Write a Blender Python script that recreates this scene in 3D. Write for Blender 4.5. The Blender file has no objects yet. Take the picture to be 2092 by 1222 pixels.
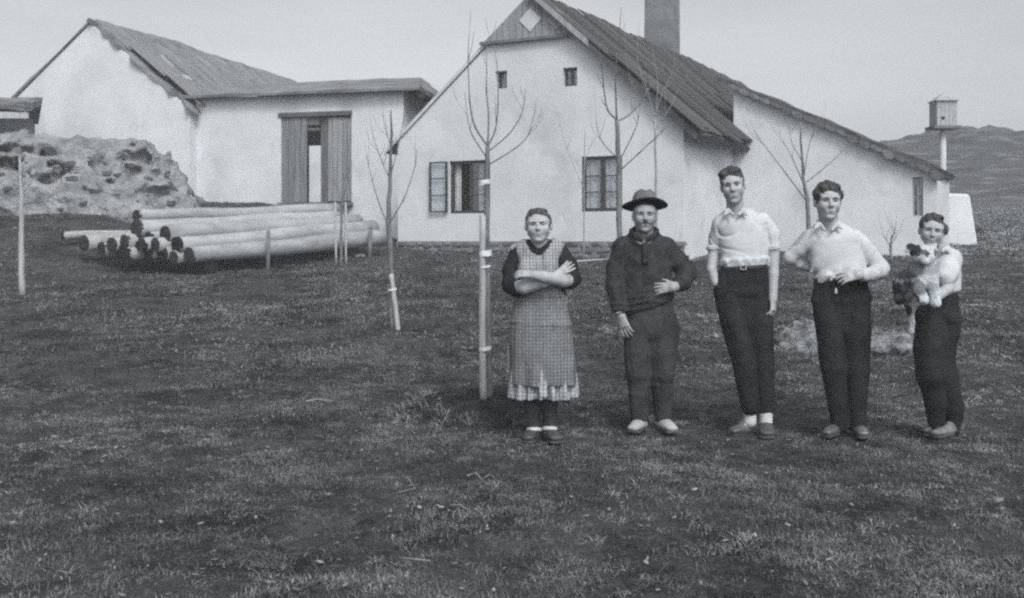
import bpy, bmesh, math, random
import numpy as np
from mathutils import Vector, Matrix, noise as mnoise
from mathutils.geometry import tessellate_polygon

R = math.radians
random.seed(7)
np.random.seed(7)
scene = bpy.context.scene
C = scene.collection

# ------------------------------------------------------------------ camera
FPX, CX, HY, CAMH = 2243.0, 1046.0, 490.0, 1.33     # focal length / horizon as measured in the 2092 px photograph
cam_d = bpy.data.cameras.new('camera')
cam = bpy.data.objects.new('camera', cam_d)
C.objects.link(cam)
cam.location = (0, 0, CAMH)
cam.rotation_euler = (R(90), 0, 0)
cam_d.sensor_width = 36.0
cam_d.lens = 36.0 * FPX / 2092.0
cam_d.shift_y = -(611.0 - HY) / 2092.0
cam_d.clip_start = 0.1
cam_d.clip_end = 2000.0
scene.camera = cam
scene.render.resolution_x, scene.render.resolution_y = 1024, 598

# ------------------------------------------------------------------ sky, sun, exposure
SUN_DIR = Vector((0.24, -0.66, 0.72)).normalized()
sun_el = math.asin(SUN_DIR.z)
sun_az = math.atan2(SUN_DIR.x, SUN_DIR.y)
world = bpy.data.worlds.new('World')
scene.world = world
world.use_nodes = True
wt = world.node_tree
wt.nodes.clear()
w_out = wt.nodes.new('ShaderNodeOutputWorld')
w_bg = wt.nodes.new('ShaderNodeBackground')
w_sky = wt.nodes.new('ShaderNodeTexSky')
w_sky.sky_type = 'NISHITA'
w_sky.sun_disc = False
w_sky.sun_elevation = sun_el
w_sky.sun_rotation = sun_az
w_sky.air_density = 1.0
w_sky.dust_density = 4.0
w_sky.ozone_density = 1.0
w_bw = wt.nodes.new('ShaderNodeRGBToBW')            # the photograph is black and white
w_geo = wt.nodes.new('ShaderNodeTexCoord')
w_map = wt.nodes.new('ShaderNodeMapping')
w_map.inputs['Scale'].default_value = (1.0, 1.0, 4.5)
w_no = wt.nodes.new('ShaderNodeTexNoise')
w_no.inputs['Scale'].default_value = 2.2
w_no.inputs['Detail'].default_value = 5
w_no.inputs['Roughness'].default_value = 0.55
w_rng = wt.nodes.new('ShaderNodeMapRange')
w_rng.inputs['From Min'].default_value = 0.3
w_rng.inputs['From Max'].default_value = 0.7
w_rng.inputs['To Min'].default_value = 0.90
w_rng.inputs['To Max'].default_value = 1.06
w_mul = wt.nodes.new('ShaderNodeMath')
w_mul.operation = 'MULTIPLY'
w_mix = wt.nodes.new('ShaderNodeMix')
w_mix.data_type = 'RGBA'
w_mix.blend_type = 'MULTIPLY'
w_mix.inputs['Factor'].default_value = 1.0
w_mix.inputs[7].default_value = (0.965, 1.0, 1.03, 1)
L = wt.links.new
L(w_sky.outputs[0], w_bw.inputs[0])
L(w_geo.outputs['Generated'], w_map.inputs[0])
L(w_map.outputs[0], w_no.inputs['Vector'])
L(w_no.outputs[0], w_rng.inputs['Value'])
L(w_bw.outputs[0], w_mul.inputs[0])
L(w_rng.outputs[0], w_mul.inputs[1])
L(w_mul.outputs[0], w_mix.inputs[6])
L(w_mix.outputs[2], w_bg.inputs[0])
w_bg.inputs[1].default_value = 0.15
L(w_bg.outputs[0], w_out.inputs[0])

sun_d = bpy.data.lights.new('sun', 'SUN')
sun_d.energy = 0.9
sun_d.angle = R(12)
sun_d.color = (1.0, 0.99, 0.97)
sun = bpy.data.objects.new('sun', sun_d)
C.objects.link(sun)
sun.rotation_euler = SUN_DIR.to_track_quat('Z', 'Y').to_euler()
sun.location = (8, -10, 14)

scene.view_settings.view_transform = 'Standard'
scene.view_settings.look = 'None'
scene.view_settings.gamma = 1.0
scene.view_settings.use_curve_mapping = False
scene.view_settings.exposure = 0.52
scene.render.engine = 'CYCLES'
scene.cycles.filter_width = 2.4
scene.cycles.sample_clamp_indirect = 1.5
scene.cycles.volume_bounces = 1
scene.cycles.volume_step_rate = 1.0
scene.cycles.use_denoising = False
scene.cycles.max_bounces = 6
scene.cycles.diffuse_bounces = 3
scene.cycles.glossy_bounces = 2
scene.cycles.transmission_bounces = 4
scene.cycles.transparent_max_bounces = 6


# ------------------------------------------------------------------ materials (an all-grey world: the photograph is monochrome)
def grey(v):
    return (v * 0.975, v * 1.0, v * 1.022, 1.0)

MATS = {}

def mat(name, lo, hi=None, scale=4.0, rough=0.85, bump=0.0, bscale=40.0, stretch=(1, 1, 1), detail=6.0,
        spots=None, coord='Object', contrast=(0.35, 0.65), spec=0.2, island=0.0, bdist=0.02):
    """Principled grey: noise between two greys, fine bump, optional second noise of stains (scale, grey, amount)."""
    if name in MATS:
        return MATS[name]
    hi = lo if hi is None else hi
    m = bpy.data.materials.new(name)
    m.use_nodes = True
    t = m.node_tree
    b = t.nodes['Principled BSDF']
    b.inputs['Roughness'].default_value = rough
    b.inputs['Specular IOR Level'].default_value = spec
    tc = t.nodes.new('ShaderNodeTexCoord')
    mp = t.nodes.new('ShaderNodeMapping')
    mp.inputs['Scale'].default_value = stretch
    t.links.new(tc.outputs[coord], mp.inputs[0])
    n = t.nodes.new('ShaderNodeTexNoise')
    n.inputs['Scale'].default_value = scale
    n.inputs['Detail'].default_value = detail
    n.inputs['Roughness'].default_value = 0.62
    t.links.new(mp.outputs[0], n.inputs['Vector'])
    cr = t.nodes.new('ShaderNodeValToRGB')
    cr.color_ramp.elements[0].position = contrast[0]
    cr.color_ramp.elements[1].position = contrast[1]
    cr.color_ramp.elements[0].color = grey(lo)
    cr.color_ramp.elements[1].color = grey(hi)
    t.links.new(n.outputs[0], cr.inputs[0])
    col = cr.outputs[0]
    for (ss, sg, amt, edge) in (spots or ()):
        n2 = t.nodes.new('ShaderNodeTexNoise')
        n2.inputs['Scale'].default_value = ss
        n2.inputs['Detail'].default_value = 5
        n2.inputs['Roughness'].default_value = 0.6
        t.links.new(mp.outputs[0], n2.inputs['Vector'])
        r2 = t.nodes.new('ShaderNodeMapRange')
        r2.inputs['From Min'].default_value = edge
        r2.inputs['From Max'].default_value = edge + 0.16
        r2.inputs['To Max'].default_value = amt
        t.links.new(n2.outputs[0], r2.inputs['Value'])
        mx = t.nodes.new('ShaderNodeMix')
        mx.data_type = 'RGBA'
        mx.inputs[7].default_value = grey(sg)
        t.links.new(r2.outputs[0], mx.inputs['Factor'])
        t.links.new(col, mx.inputs[6])
        col = mx.outputs[2]
    if island > 0:
        oi = t.nodes.new('ShaderNodeObjectInfo')
        r3 = t.nodes.new('ShaderNodeMapRange')
        r3.inputs['To Min'].default_value = 1.0 - island
        r3.inputs['To Max'].default_value = 1.0 + island
        t.links.new(oi.outputs['Random'], r3.inputs['Value'])
        mx = t.nodes.new('ShaderNodeMix')
        mx.data_type = 'RGBA'
        mx.blend_type = 'MULTIPLY'
        mx.inputs['Factor'].default_value = 1.0
        t.links.new(col, mx.inputs[6])
        t.links.new(r3.outputs[0], mx.inputs[7])
        col = mx.outputs[2]
    t.links.new(col, b.inputs['Base Color'])
    if bump > 0:
        n3 = t.nodes.new('ShaderNodeTexNoise')
        n3.inputs['Scale'].default_value = bscale
        n3.inputs['Detail'].default_value = 5
        t.links.new(mp.outputs[0], n3.inputs['Vector'])
        bp = t.nodes.new('ShaderNodeBump')
        bp.inputs['Strength'].default_value = bump
        bp.inputs['Distance'].default_value = bdist
        t.links.new(n3.outputs[0], bp.inputs['Height'])
        t.links.new(bp.outputs[0], b.inputs['Normal'])
    MATS[name] = m
    return m


def glass_mat():
    if 'glass' in MATS:
        return MATS['glass']
    m = bpy.data.materials.new('glass')
    m.use_nodes = True
    t = m.node_tree
    t.nodes.clear()
    o = t.nodes.new('ShaderNodeOutputMaterial')
    tr = t.nodes.new('ShaderNodeBsdfTransparent')
    tr.inputs[0].default_value = (0.97, 0.98, 0.99, 1)
    gl = t.nodes.new('ShaderNodeBsdfGlossy')
    gl.inputs['Roughness'].default_value = 0.01
    gl.inputs[0].default_value = (0.9, 0.95, 1, 1)
    no = t.nodes.new('ShaderNodeTexNoise')
    no.inputs['Scale'].default_value = 2.0
    bp = t.nodes.new('ShaderNodeBump')
    bp.inputs['Strength'].default_value = 0.04
    t.links.new(no.outputs[0], bp.inputs['Height'])
    t.links.new(bp.outputs[0], gl.inputs['Normal'])
    mx = t.nodes.new('ShaderNodeMixShader')
    mx.inputs[0].default_value = 0.13
    t.links.new(tr.outputs[0], mx.inputs[1])
    t.links.new(gl.outputs[0], mx.inputs[2])
    t.links.new(mx.outputs[0], o.inputs[0])
    MATS['glass'] = m
    return m


# ------------------------------------------------------------------ object helpers
def tag(o, label=None, cat=None, group=None, kind=None):
    if label:
        o['label'] = label
    if cat:
        o['category'] = cat
    if group:
        o['group'] = group
    if kind:
        o['kind'] = kind
    return o

def empty(name, loc=(0, 0, 0), rz=0.0):
    o = bpy.data.objects.new(name, None)
    C.objects.link(o)
    o.location = loc
    o.rotation_euler = (0, 0, rz)
    o.empty_display_size = 0.2
    return o

def link_mesh(name, me, m, parent=None, loc=None, rot=None):
    o = bpy.data.objects.new(name, me)
    C.objects.link(o)
    if m is not None and len(me.materials) == 0:
        me.materials.append(m)
    if parent is not None:
        o.parent = parent
    if loc is not None:
        o.location = loc
    if rot is not None:
        o.rotation_euler = rot
    return o

def mesh_from(name, verts, faces, smooth=False):
    me = bpy.data.meshes.new(name)
    me.from_pydata([tuple(v) for v in verts], [], faces)
    me.update()
    if smooth:
        me.polygons.foreach_set('use_smooth', [True] * len(me.polygons))
    return me

def np_mesh(name, V, Q, smooth=True):
    """mesh from numpy vertex and quad arrays"""
    me = bpy.data.meshes.new(name)
    n, m = len(V), len(Q)
    k = Q.shape[1]
    me.vertices.add(n)
    me.vertices.foreach_set('co', np.ascontiguousarray(V, dtype=np.float32).ravel())
    me.loops.add(m * k)
    me.loops.foreach_set('vertex_index', np.ascontiguousarray(Q, dtype=np.int32).ravel())
    me.polygons.add(m)
    me.polygons.foreach_set('loop_start', np.arange(0, m * k, k, dtype=np.int32))
    me.polygons.foreach_set('loop_total', np.full(m, k, dtype=np.int32))
    me.update(calc_edges=True)
    if smooth:
        me.polygons.foreach_set('use_smooth', np.ones(m, dtype=bool))
    return me

class MB:
    """collects boxes, hulls and tubes into one mesh"""
    def __init__(s):
        s.v, s.f = [], []
    def hull8(s, p):
        k = len(s.v)
        s.v += [tuple(q) for q in p]
        s.f += [tuple(k + i for i in q) for q in ((0, 3, 2, 1), (4, 5, 6, 7), (0, 1, 5, 4), (1, 2, 6, 5), (2, 3, 7, 6), (3, 0, 4, 7))]
        return s
    def box(s, x0, x1, y0, y1, z0, z1, j=0.0):
        q = lambda: random.uniform(-j, j)
        return s.hull8([(x + q(), y + q(), z + q()) for z in (z0, z1) for x, y in ((x0, y0), (x1, y0), (x1, y1), (x0, y1))])
    def tube(s, pts, rad, n=8, cap=True, wob=0.0):
        pts = [Vector(p) for p in pts]
        k0 = len(s.v)
        up = Vector((0.13, 0.97, 0.2)).normalized()
        N = len(pts)
        for i, p in enumerate(pts):
            t = (pts[min(i + 1, N - 1)] - pts[max(i - 1, 0)]).normalized()
            a = t.cross(up)
            if a.length < 1e-3:
                a = t.cross(Vector((1, 0, 0)))
            a.normalize()
            b = t.cross(a).normalized()
            r = rad[i] if isinstance(rad, (list, tuple)) else rad
            for j in range(n):
                th = 2 * math.pi * j / n
                rr = r * (1 + random.uniform(-wob, wob))
                s.v.append(tuple(p + a * (math.cos(th) * rr) + b * (math.sin(th) * rr)))
        for i in range(N - 1):
            for j in range(n):
                a0, a1 = k0 + i * n + j, k0 + i * n + (j + 1) % n
                s.f.append((a0, a1, a1 + n, a0 + n))
        if cap:
            s.f.append(tuple(k0 + j for j in range(n))[::-1])
            s.f.append(tuple(k0 + (N - 1) * n + j for j in range(n)))
        return s
    def build(s, name, m, parent=None, smooth=False, loc=None, rot=None, bevel=0.0):
        me = mesh_from(name, s.v, s.f, smooth)
        o = link_mesh(name, me, m, parent, loc, rot)
        if bevel > 0:
            bm = bmesh.new()
            bm.from_mesh(me)
            bmesh.ops.bevel(bm, geom=bm.edges[:], offset=bevel, segments=1, affect='EDGES')
            bm.to_mesh(me)
            bm.free()
        return o

def smooth01(a, b, x):
    t = np.clip((np.asarray(x, dtype=np.float64) - a) / (b - a), 0, 1)
    return t * t * (3 - 2 * t)

# ------------------------------------------------------------------ value noise (numpy)
_LAT = np.random.RandomState(3).uniform(-1, 1, (32, 32, 32)).astype(np.float32)
def vnoise(x, y, z):
    x, y, z = np.broadcast_arrays(np.asarray(x, np.float32), np.asarray(y, np.float32), np.asarray(z, np.float32))
    xi, yi, zi = np.floor(x).astype(np.int32), np.floor(y).astype(np.int32), np.floor(z).astype(np.int32)
    fx, fy, fz = x - xi, y - yi, z - zi
    fx, fy, fz = fx * fx * (3 - 2 * fx), fy * fy * (3 - 2 * fy), fz * fz * (3 - 2 * fz)
    x0, y0, z0 = xi & 31, yi & 31, zi & 31
    x1, y1, z1 = (xi + 1) & 31, (yi + 1) & 31, (zi + 1) & 31
    c = _LAT
    a = (c[x0, y0, z0] * (1 - fx) + c[x1, y0, z0] * fx) * (1 - fy) + (c[x0, y1, z0] * (1 - fx) + c[x1, y1, z0] * fx) * fy
    b = (c[x0, y0, z1] * (1 - fx) + c[x1, y0, z1] * fx) * (1 - fy) + (c[x0, y1, z1] * (1 - fx) + c[x1, y1, z1] * fx) * fy
    return a * (1 - fz) + b * fz
def fbm(x, y, z, o=3):
    r, a = 0, 1.0
    for i in range(o):
        r = r + a * vnoise(np.asarray(x) * 2 ** i + 7.3 * i, np.asarray(y) * 2 ** i + 3.1 * i, np.asarray(z) * 2 ** i + 5.7 * i)
        a *= 0.5
    return r

# ------------------------------------------------------------------ terrain
def terrain(x, y, micro=True):
    x = np.asarray(x, np.float64)
    y = np.asarray(y, np.float64)
    ye = 8 + np.logaddexp(0, (y - 8.6) / 0.5) * 0.5 - 0.0
    ycap = np.where(ye > 45, 45 + (ye - 45) * 0.02, ye)
    z = 0.072 * (ycap - 8)
    z = z + 0.9 * np.maximum(smooth01(20, 25.5, y) * smooth01(-2.0, -6.5, x), smooth01(17.6, 22.4, y) * smooth01(-5.6, -8.8, x))          # the yard climbs towards the barn
    z = z + 0.16 * np.exp(-(((x + 0.14) / 0.66) ** 2 + ((y - 8.14) / 0.52) ** 2) ** 3)   # earth heaped round the staked sapling
    z = z + 0.08 * np.exp(-(((x - 3.9) / 0.9) ** 2 + ((y - 10.4) / 0.25) ** 2))
    z = z + 0.10 * np.exp(-(((x + 4.2) / 0.9) ** 2 + ((y - 10.6) / 0.5) ** 2))
    z = z - 0.07 * np.exp(-(((x + 3.4) / 1.1) ** 2 + ((y - 9.6) / 0.28) ** 2))
    # shallow waves in the grazed slope to the right
    z = z + 0.05 * smooth01(9, 11, y) * smooth01(2.5, 5, x) * np.sin(y * 2.6 + x * 0.5) * smooth01(24, 18, y)
    if micro:
        z = z + 0.03 * fbm(x * 0.9, y * 0.9, 0.5, 2) * smooth01(3, 6, y)
        z = z + 0.020 * fbm(x * 3.1, y * 3.1, 2.5, 3) + 0.012 * vnoise(x * 11, y * 11, 0.3)
        # around people's feet keep it even
    return z

def tz(x, y):
    return float(terrain(np.array([x]), np.array([y]))[0])

def on_ground(px, py):
    """where the sight line through that place of the photograph meets the ground"""
    d = np.linspace(3, 60, 6000)
    x = (px - CX) / FPX * d
    z = CAMH - (py - HY) / FPX * d
    k = np.argmax(z <= terrain(x, d, False))
    return float(x[k]), float(d[k])

def at(px, py, d):
    return Vector(((px - CX) * d / FPX, d, CAMH - (py - HY) * d / FPX))
# ================================================================== THE SETTING
M_soil = mat('turf_soil', 0.020, 0.078, scale=1.6, rough=0.95, bump=1.0, bscale=45, detail=14, contrast=(0.36, 0.66), spec=0.05,
             spots=[(7.0, 0.12, 0.5, 0.56), (26.0, 0.15, 0.6, 0.54), (60.0, 0.02, 0.7, 0.52), (110.0, 0.13, 0.5, 0.55)])
M_white = mat('limewash', 0.55, 0.65, scale=0.9, rough=0.9, bump=0.25, bscale=9, spots=[(0.55, 0.36, 0.6, 0.57), (3.5, 0.40, 0.4, 0.60), (14.0, 0.36, 0.35, 0.62)], spec=0.1)
M_roof = mat('old_roof', 0.04, 0.12, scale=2.5, rough=0.95, bump=0.9, bscale=14, detail=9, spots=[(9.0, 0.05, 0.6, 0.55)], spec=0.1)
M_barnroof = mat('barn_roof', 0.13, 0.26, scale=1.6, rough=0.95, bump=0.9, bscale=12, detail=9, spots=[(5.0, 0.12, 0.5, 0.56)], spec=0.1)
M_plank = mat('weathered_plank', 0.09, 0.24, scale=3.0, rough=0.9, bump=0.4, bscale=30, stretch=(6, 6, 0.6), island=0.3, spec=0.1)
M_paleplank = mat('pale_plank', 0.28, 0.42, scale=3.0, rough=0.9, bump=0.3, bscale=30, stretch=(6, 6, 0.6), island=0.2, spec=0.1)
M_darkwood = mat('dark_frame_wood', 0.03, 0.06, scale=8, rough=0.8, bump=0.2, spec=0.2)
M_stone = mat('plinth_stone', 0.08, 0.26, scale=3, rough=0.95, bump=0.6, bscale=22, island=0.45, spec=0.1)
M_brick = mat('chimney_brick', 0.17, 0.25, scale=5, rough=0.95, bump=0.5, bscale=30, island=0.18, spec=0.1)
M_dark = mat('inside_shade', 0.02, 0.03, rough=1.0)  # near-black colour standing in for the shade inside rooms and holes
M_curtain = mat('curtain_cloth', 0.30, 0.5, scale=2.5, rough=0.9)
M_rock = mat('pale_rock', 0.17, 0.35, scale=2.2, rough=0.95, bump=1.0, bdist=0.12, bscale=7, detail=10, spots=[(1.3, 0.10, 0.6, 0.56), (3.4, 0.05, 0.8, 0.59), (8.0, 0.08, 0.7, 0.56), (20.0, 0.12, 0.6, 0.54)], spec=0.1)
M_hill = mat('hill_turf', 0.03, 0.09, scale=0.45, rough=0.95, bump=0.9, bscale=2.4, detail=14, stretch=(0.5, 1, 5.0), spots=[(0.9, 0.32, 0.5, 0.56), (4.0, 0.06, 0.5, 0.58)], spec=0.05)
M_mortar = mat('mortar', 0.16, 0.24, scale=10, rough=0.95, bump=0.4)

# ---- ground: one sheet, fine where the people stand, coarse towards the horizon
def axis(lo, hi, step, far):
    a = list(np.arange(lo, hi + 1e-6, step))
    g, x = step, hi
    out = []
    while x < far:
        g *= 1.25
        x += g
        out.append(x)
    g, x = step, lo
    low = []
    while x > -far:
        g *= 1.25
        x -= g
        low.append(x)
    return np.array(low[::-1] + a + out)
gx = axis(-9.0, 9.0, 0.06, 500)
gy = axis(3.2, 14.0, 0.06, 600)
GX, GY = np.meshgrid(gx, gy, indexing='ij')
GZ = terrain(GX, GY)
gv = np.stack([GX, GY, GZ], -1).reshape(-1, 3)
nx, ny = len(gx), len(gy)
ii, jj = np.meshgrid(np.arange(nx - 1), np.arange(ny - 1), indexing='ij')
k0 = (ii * ny + jj).ravel()
gq = np.stack([k0, k0 + ny, k0 + ny + 1, k0 + 1], -1)
ground_me = np_mesh('ground', gv, gq)
ground = link_mesh('ground', ground_me, M_soil)
tag(ground, 'dark grazed turf sloping up to the farm buildings', kind='structure')

# ---- the hill behind on the right
def hill_z(x, y):
    base = 2.2
    ridge = np.interp(x, [0, 10, 20, 25.5, 26.8, 28.3, 29, 31.6, 32.2, 33.2, 34.4, 36.5, 45, 60, 90], [2.0, 3.6, 5.0, 5.55, 5.85, 6.3, 6.75, 6.7, 6.45, 6.8, 6.5, 5.8, 5.3, 5.6, 4.0])
    prof = smooth01(52, 76, y) * (1 - 0.35 * smooth01(84, 130, y))
    z = base + ridge * prof
    z = z + (0.22 * fbm(x * 0.21, y * 0.21, 1.5, 3) + 0.20 * fbm(x * 0.7, y * 0.7, 4.2, 4)) * prof
    z = z + 0.18 * np.sin(y * 1.1 + 0.6 * np.sin(x * 0.3)) * prof              # terraces grazed into the slope
    return z - 1.2 * (1 - smooth01(50, 58, y)) - 3 * smooth01(150, 190, y) - 3.5 * (1 - smooth01(0, 14, x)) - 3 * smooth01(150, 190, x)
hx = np.concatenate([np.arange(0, 60, 0.35), np.arange(60, 200, 4)])
hy = np.concatenate([np.arange(48, 100, 0.5), np.arange(100, 200, 4)])
HX, HYY = np.meshgrid(hx, hy, indexing='ij')
hv = np.stack([HX, HYY, hill_z(HX, HYY)], -1).reshape(-1, 3)
ii, jj = np.meshgrid(np.arange(len(hx) - 1), np.arange(len(hy) - 1), indexing='ij')
k0 = (ii * len(hy) + jj).ravel()
hill = link_mesh('hill', np_mesh('hill', hv, np.stack([k0, k0 + len(hy), k0 + len(hy) + 1, k0 + 1], -1)), M_hill)
tag(hill, 'bare grassy hill with rocky top behind the farmyard', kind='structure')

# ================================================================== helpers for buildings
class Frame:
    """a building's own axes: u along the front, v into the depth, z up (world metres)"""
    def __init__(s, ox, oy, ang):
        s.o = (ox, oy)
        s.c, s.s = math.cos(R(ang)), math.sin(R(ang))
    def p(s, u, v, z):
        return (s.o[0] + u * s.c + v * s.s, s.o[1] - u * s.s + v * s.c, z)
    def u_at(s, px, v=0.0):
        k = (px - CX) / FPX
        return (k * (s.o[1] + v * s.c) - s.o[0] - v * s.s) / (s.c + s.s * k)
    def z_at(s, py, u, v=0.0):
        return CAMH - (py - HY) / FPX * (s.o[1] - u * s.s + v * s.c)

def slab_wall(fr, outline, holes, v0, v1, bulge=0.0):
    """wall standing in plane v0, outline and holes as (u, z) loops, thickness to v1, with reveals"""
    loops = [outline] + holes
    flat = [q for l in loops for q in l]
    tris = tessellate_polygon([[Vector((u, z, 0)) for u, z in l] for l in loops])
    n = len(flat)
    v = [fr.p(u, v0, z) for u, z in flat] + [fr.p(u, v1, z) for u, z in flat]
    f = []
    for t in tris:
        a, b, c = t
        A, B, D = Vector(v[a]), Vector(v[b]), Vector(v[c])
        nn = (B - A).cross(D - A)
        if nn.dot(Vector((-fr.s, -fr.c, 0))) * (1 if v1 > v0 else -1) < 0:
            b, c = c, b
        f.append((a, b, c))
        f.append((a + n, c + n, b + n))
    k = 0
    for l in loops:
        m = len(l)
        for i in range(m):
            a, b = k + i, k + (i + 1) % m
            f.append((a, b, b + n, a + n))
        k += m
    return mesh_from('wall', v, f)

def rect(u0, u1, z0, z1):
    return [(u0, z0), (u1, z0), (u1, z1), (u0, z1)]

def fbox(fr, u0, u1, v0, v1, z0, z1, mb=None):
    mb = mb or MB()
    mb.hull8([fr.p(u, v, z) for z in (z0, z1) for u, v in ((u0, v0), (u1, v0), (u1, v1), (u0, v1))])
    return mb

def rough_sheet(fr, A, B, D, nu, nv, thick, amp, seed, jag=0.0, eave_k=1.0):
    """roof slope: A ridge-front, B eave-front, D ridge-back as (u,v,z); a thick, uneven slab"""
    A, B, D = (np.array(q, float) for q in (A, B, D))
    e, r = B - A, D - A
    nrm = np.cross(e, r)
    nrm /= np.linalg.norm(nrm)
    if nrm[2] < 0:
        nrm = -nrm
    top, bot = [], []
    for i in range(nu + 1):
        for j in range(nv + 1):
            a, b = i / nu, j / nv
            p = A + e * a + r * (b * (1 + (eave_k - 1) * a))
            w = float(fbm(p[0] * 1.3 + seed, p[1] * 1.3, p[2] * 1.3, 3)) * amp
            if jag and j == 0:
                p = p + r / np.linalg.norm(r) * float(vnoise(i * 0.9 + seed, seed, 0.5)) * jag
            if jag and i == nu:
                p = p + e / np.linalg.norm(e) * float(vnoise(j * 0.8 + seed, 3.3, seed)) * jag
            top.append(fr.p(*(p + nrm * (thick + w))))
            bot.append(fr.p(*p))
    n = (nu + 1) * (nv + 1)
    v = top + bot
    f = []
    ix = lambda i, j: i * (nv + 1) + j
    for i in range(nu):
        for j in range(nv):
            q = (ix(i, j), ix(i + 1, j), ix(i + 1, j + 1), ix(i, j + 1))
            f.append(q)
            f.append(tuple(k + n for k in q[::-1]))
    for i in range(nu):
        for j, fl in ((0, 1), (nv, 0)):
            q = (ix(i, j), ix(i + 1, j), ix(i + 1, j) + n, ix(i, j) + n)
            f.append(q if not fl else q[::-1])
    for j in range(nv):
        for i, fl in ((0, 0), (nu, 1)):
            q = (ix(i, j), ix(i, j + 1), ix(i, j + 1) + n, ix(i, j) + n)
            f.append(q if not fl else q[::-1])
    me = mesh_from('roof', v, f)
    bm = bmesh.new()
    bm.from_mesh(me)
    bmesh.ops.recalc_face_normals(bm, faces=bm.faces[:])
    bm.to_mesh(me)
    bm.free()
    return me

def window(fr, parent, u0, u1, z0, z1, vf, cols, rows, bar=0.03, fm=None, frame_w=0.055, skip=()):
    """casement filling an opening: frame, glazing bars, one pane per light; skip lists the panes of a leaf that stands open"""
    fm = fm or M_darkwood
    w = empty('window')
    w.parent = parent
    fw = frame_w
    for (a, b, c, d) in ((u0, u1, z0, z0 + fw), (u0, u1, z1 - fw, z1), (u0, u0 + fw, z0 + fw, z1 - fw), (u1 - fw, u1, z0 + fw, z1 - fw)):
        fbox(fr, a, b, vf, vf + 0.06, c, d).build('frame_bar', fm, w)
    iu0, iu1, iz0, iz1 = u0 + fw, u1 - fw, z0 + fw, z1 - fw
    cw, rh = (iu1 - iu0) / cols, (iz1 - iz0) / rows
    for i in range(1, cols):
        t = bar * (1.5 if cols == 2 else 0.8)
        fbox(fr, iu0 + i * cw - t, iu0 + i * cw + t, vf + 0.004, vf + 0.055, iz0, iz1).build('mullion', fm, w)
    for i in range(cols):
        if i in skip:
            continue
        for j in range(1, rows):
            fbox(fr, iu0 + i * cw + bar * (1.5 if i else 0), iu0 + (i + 1) * cw - bar * (1.5 if i + 1 < cols else 0), vf + 0.012, vf + 0.045, iz0 + j * rh - bar * 0.4, iz0 + j * rh + bar * 0.4).build('glazing_bar', fm, w)
        for j in range(rows):
            p = fbox(fr, iu0 + i * cw, iu0 + (i + 1) * cw, vf + 0.026, vf + 0.030, iz0 + j * rh, iz0 + (j + 1) * rh)
            p.build('pane', glass_mat(), w)
    return w

# ================================================================== the gabled farmhouse (turned 28 degrees to the camera)
FH = Frame(-2.785, 24.40, 28)
fh = empty('farmhouse', FH.p(3.6, 0, 1.0))
# children are built in world coordinates: give the empty an identity parent inverse
def adopt(root):
    for o in root.children_recursive:
        if o.parent is root:
            o.matrix_parent_inverse = Matrix.LocRotScale(root.location, root.rotation_euler.to_quaternion(), None).inverted()
UA, UB, UC = 0.30, 6.90, 3.60          # wall corners and ridge
ZE, ZR, ZB = 3.50, 6.30, 0.6
U = FH.u_at
zf = lambda py, px: FH.z_at(py, U(px))
w1 = (U(918), U(1001), zf(436, 960), zf(328, 960))
w2 = (U(1188), U(1271), zf(432, 1230), zf(319, 1230))
s1 = (U(1012), U(1036), zf(181, 1024), zf(145, 1024))
s2 = (U(1150), U(1179), zf(176, 1165), zf(138, 1165))
front = [(UA, ZB), (UB, ZB), (UB, ZE), (UC, ZR), (UA, ZE)]
link_mesh('front_wall', slab_wall(FH, front, [rect(*w) for w in (w1, w2, s1, s2)], 0.0, 0.45), M_white, fh)
HL = 15.0
fbox(FH, UB - 0.45, UB, 0.45, HL, ZB, ZE).build('side_wall', M_white, fh)
fbox(FH, UA, UA + 0.45, 0.45, HL, ZB, ZE).build('side_wall', M_white, fh)
link_mesh('back_wall', slab_wall(FH, front, [], HL, HL - 0.4), M_white, fh)
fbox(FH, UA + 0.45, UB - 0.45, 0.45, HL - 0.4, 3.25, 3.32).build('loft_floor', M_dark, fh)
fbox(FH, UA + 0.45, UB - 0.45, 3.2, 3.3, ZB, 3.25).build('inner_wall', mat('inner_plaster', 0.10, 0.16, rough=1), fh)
# roof: two slopes
roofR = link_mesh('roof', rough_sheet(FH, (UC, -0.22, ZR + 0.02), (7.20, -0.22, 3.24), (UC, HL + 0.2, ZR + 0.02), 14, 60, 0.13, 0.05, 1.0, jag=0.05), M_roof, fh)
roofL = link_mesh('roof', rough_sheet(FH, (UC, -0.03, ZR + 0.05), (0.0, -0.03, 3.24), (UC, HL + 0.2, ZR + 0.05), 14, 60, 0.05, 0.02, 5.0, jag=0.01), M_roof, fh)
# verge boards on the gable
for (ua, ub, za, zb) in ((UC, -0.02, ZR + 0.0, 3.22),):
    MB().hull8([FH.p(UC, -0.053, ZR + 0.03), FH.p(-0.05, -0.053, 3.20), FH.p(-0.05, -0.028, 3.20), FH.p(UC, -0.028, ZR + 0.03),
                FH.p(UC, -0.053, ZR + 0.12), FH.p(-0.05, -0.053, 3.29), FH.p(-0.05, -0.028, 3.29), FH.p(UC, -0.028, ZR + 0.12)]).build('verge_board', mat('limewashed_board', 0.48, 0.60, scale=4, rough=0.9), fh)
MB().hull8([FH.p(UC, -0.25, ZR + 0.10), FH.p(5.0, -0.25, 5.17), FH.p(5.0, -0.21, 5.17), FH.p(UC, -0.21, ZR + 0.10),
            FH.p(UC, -0.25, ZR + 0.24), FH.p(5.0, -0.25, 5.33), FH.p(5.0, -0.21, 5.33), FH.p(UC, -0.21, ZR + 0.24)]).build('verge_board', M_paleplank, fh)
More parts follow.
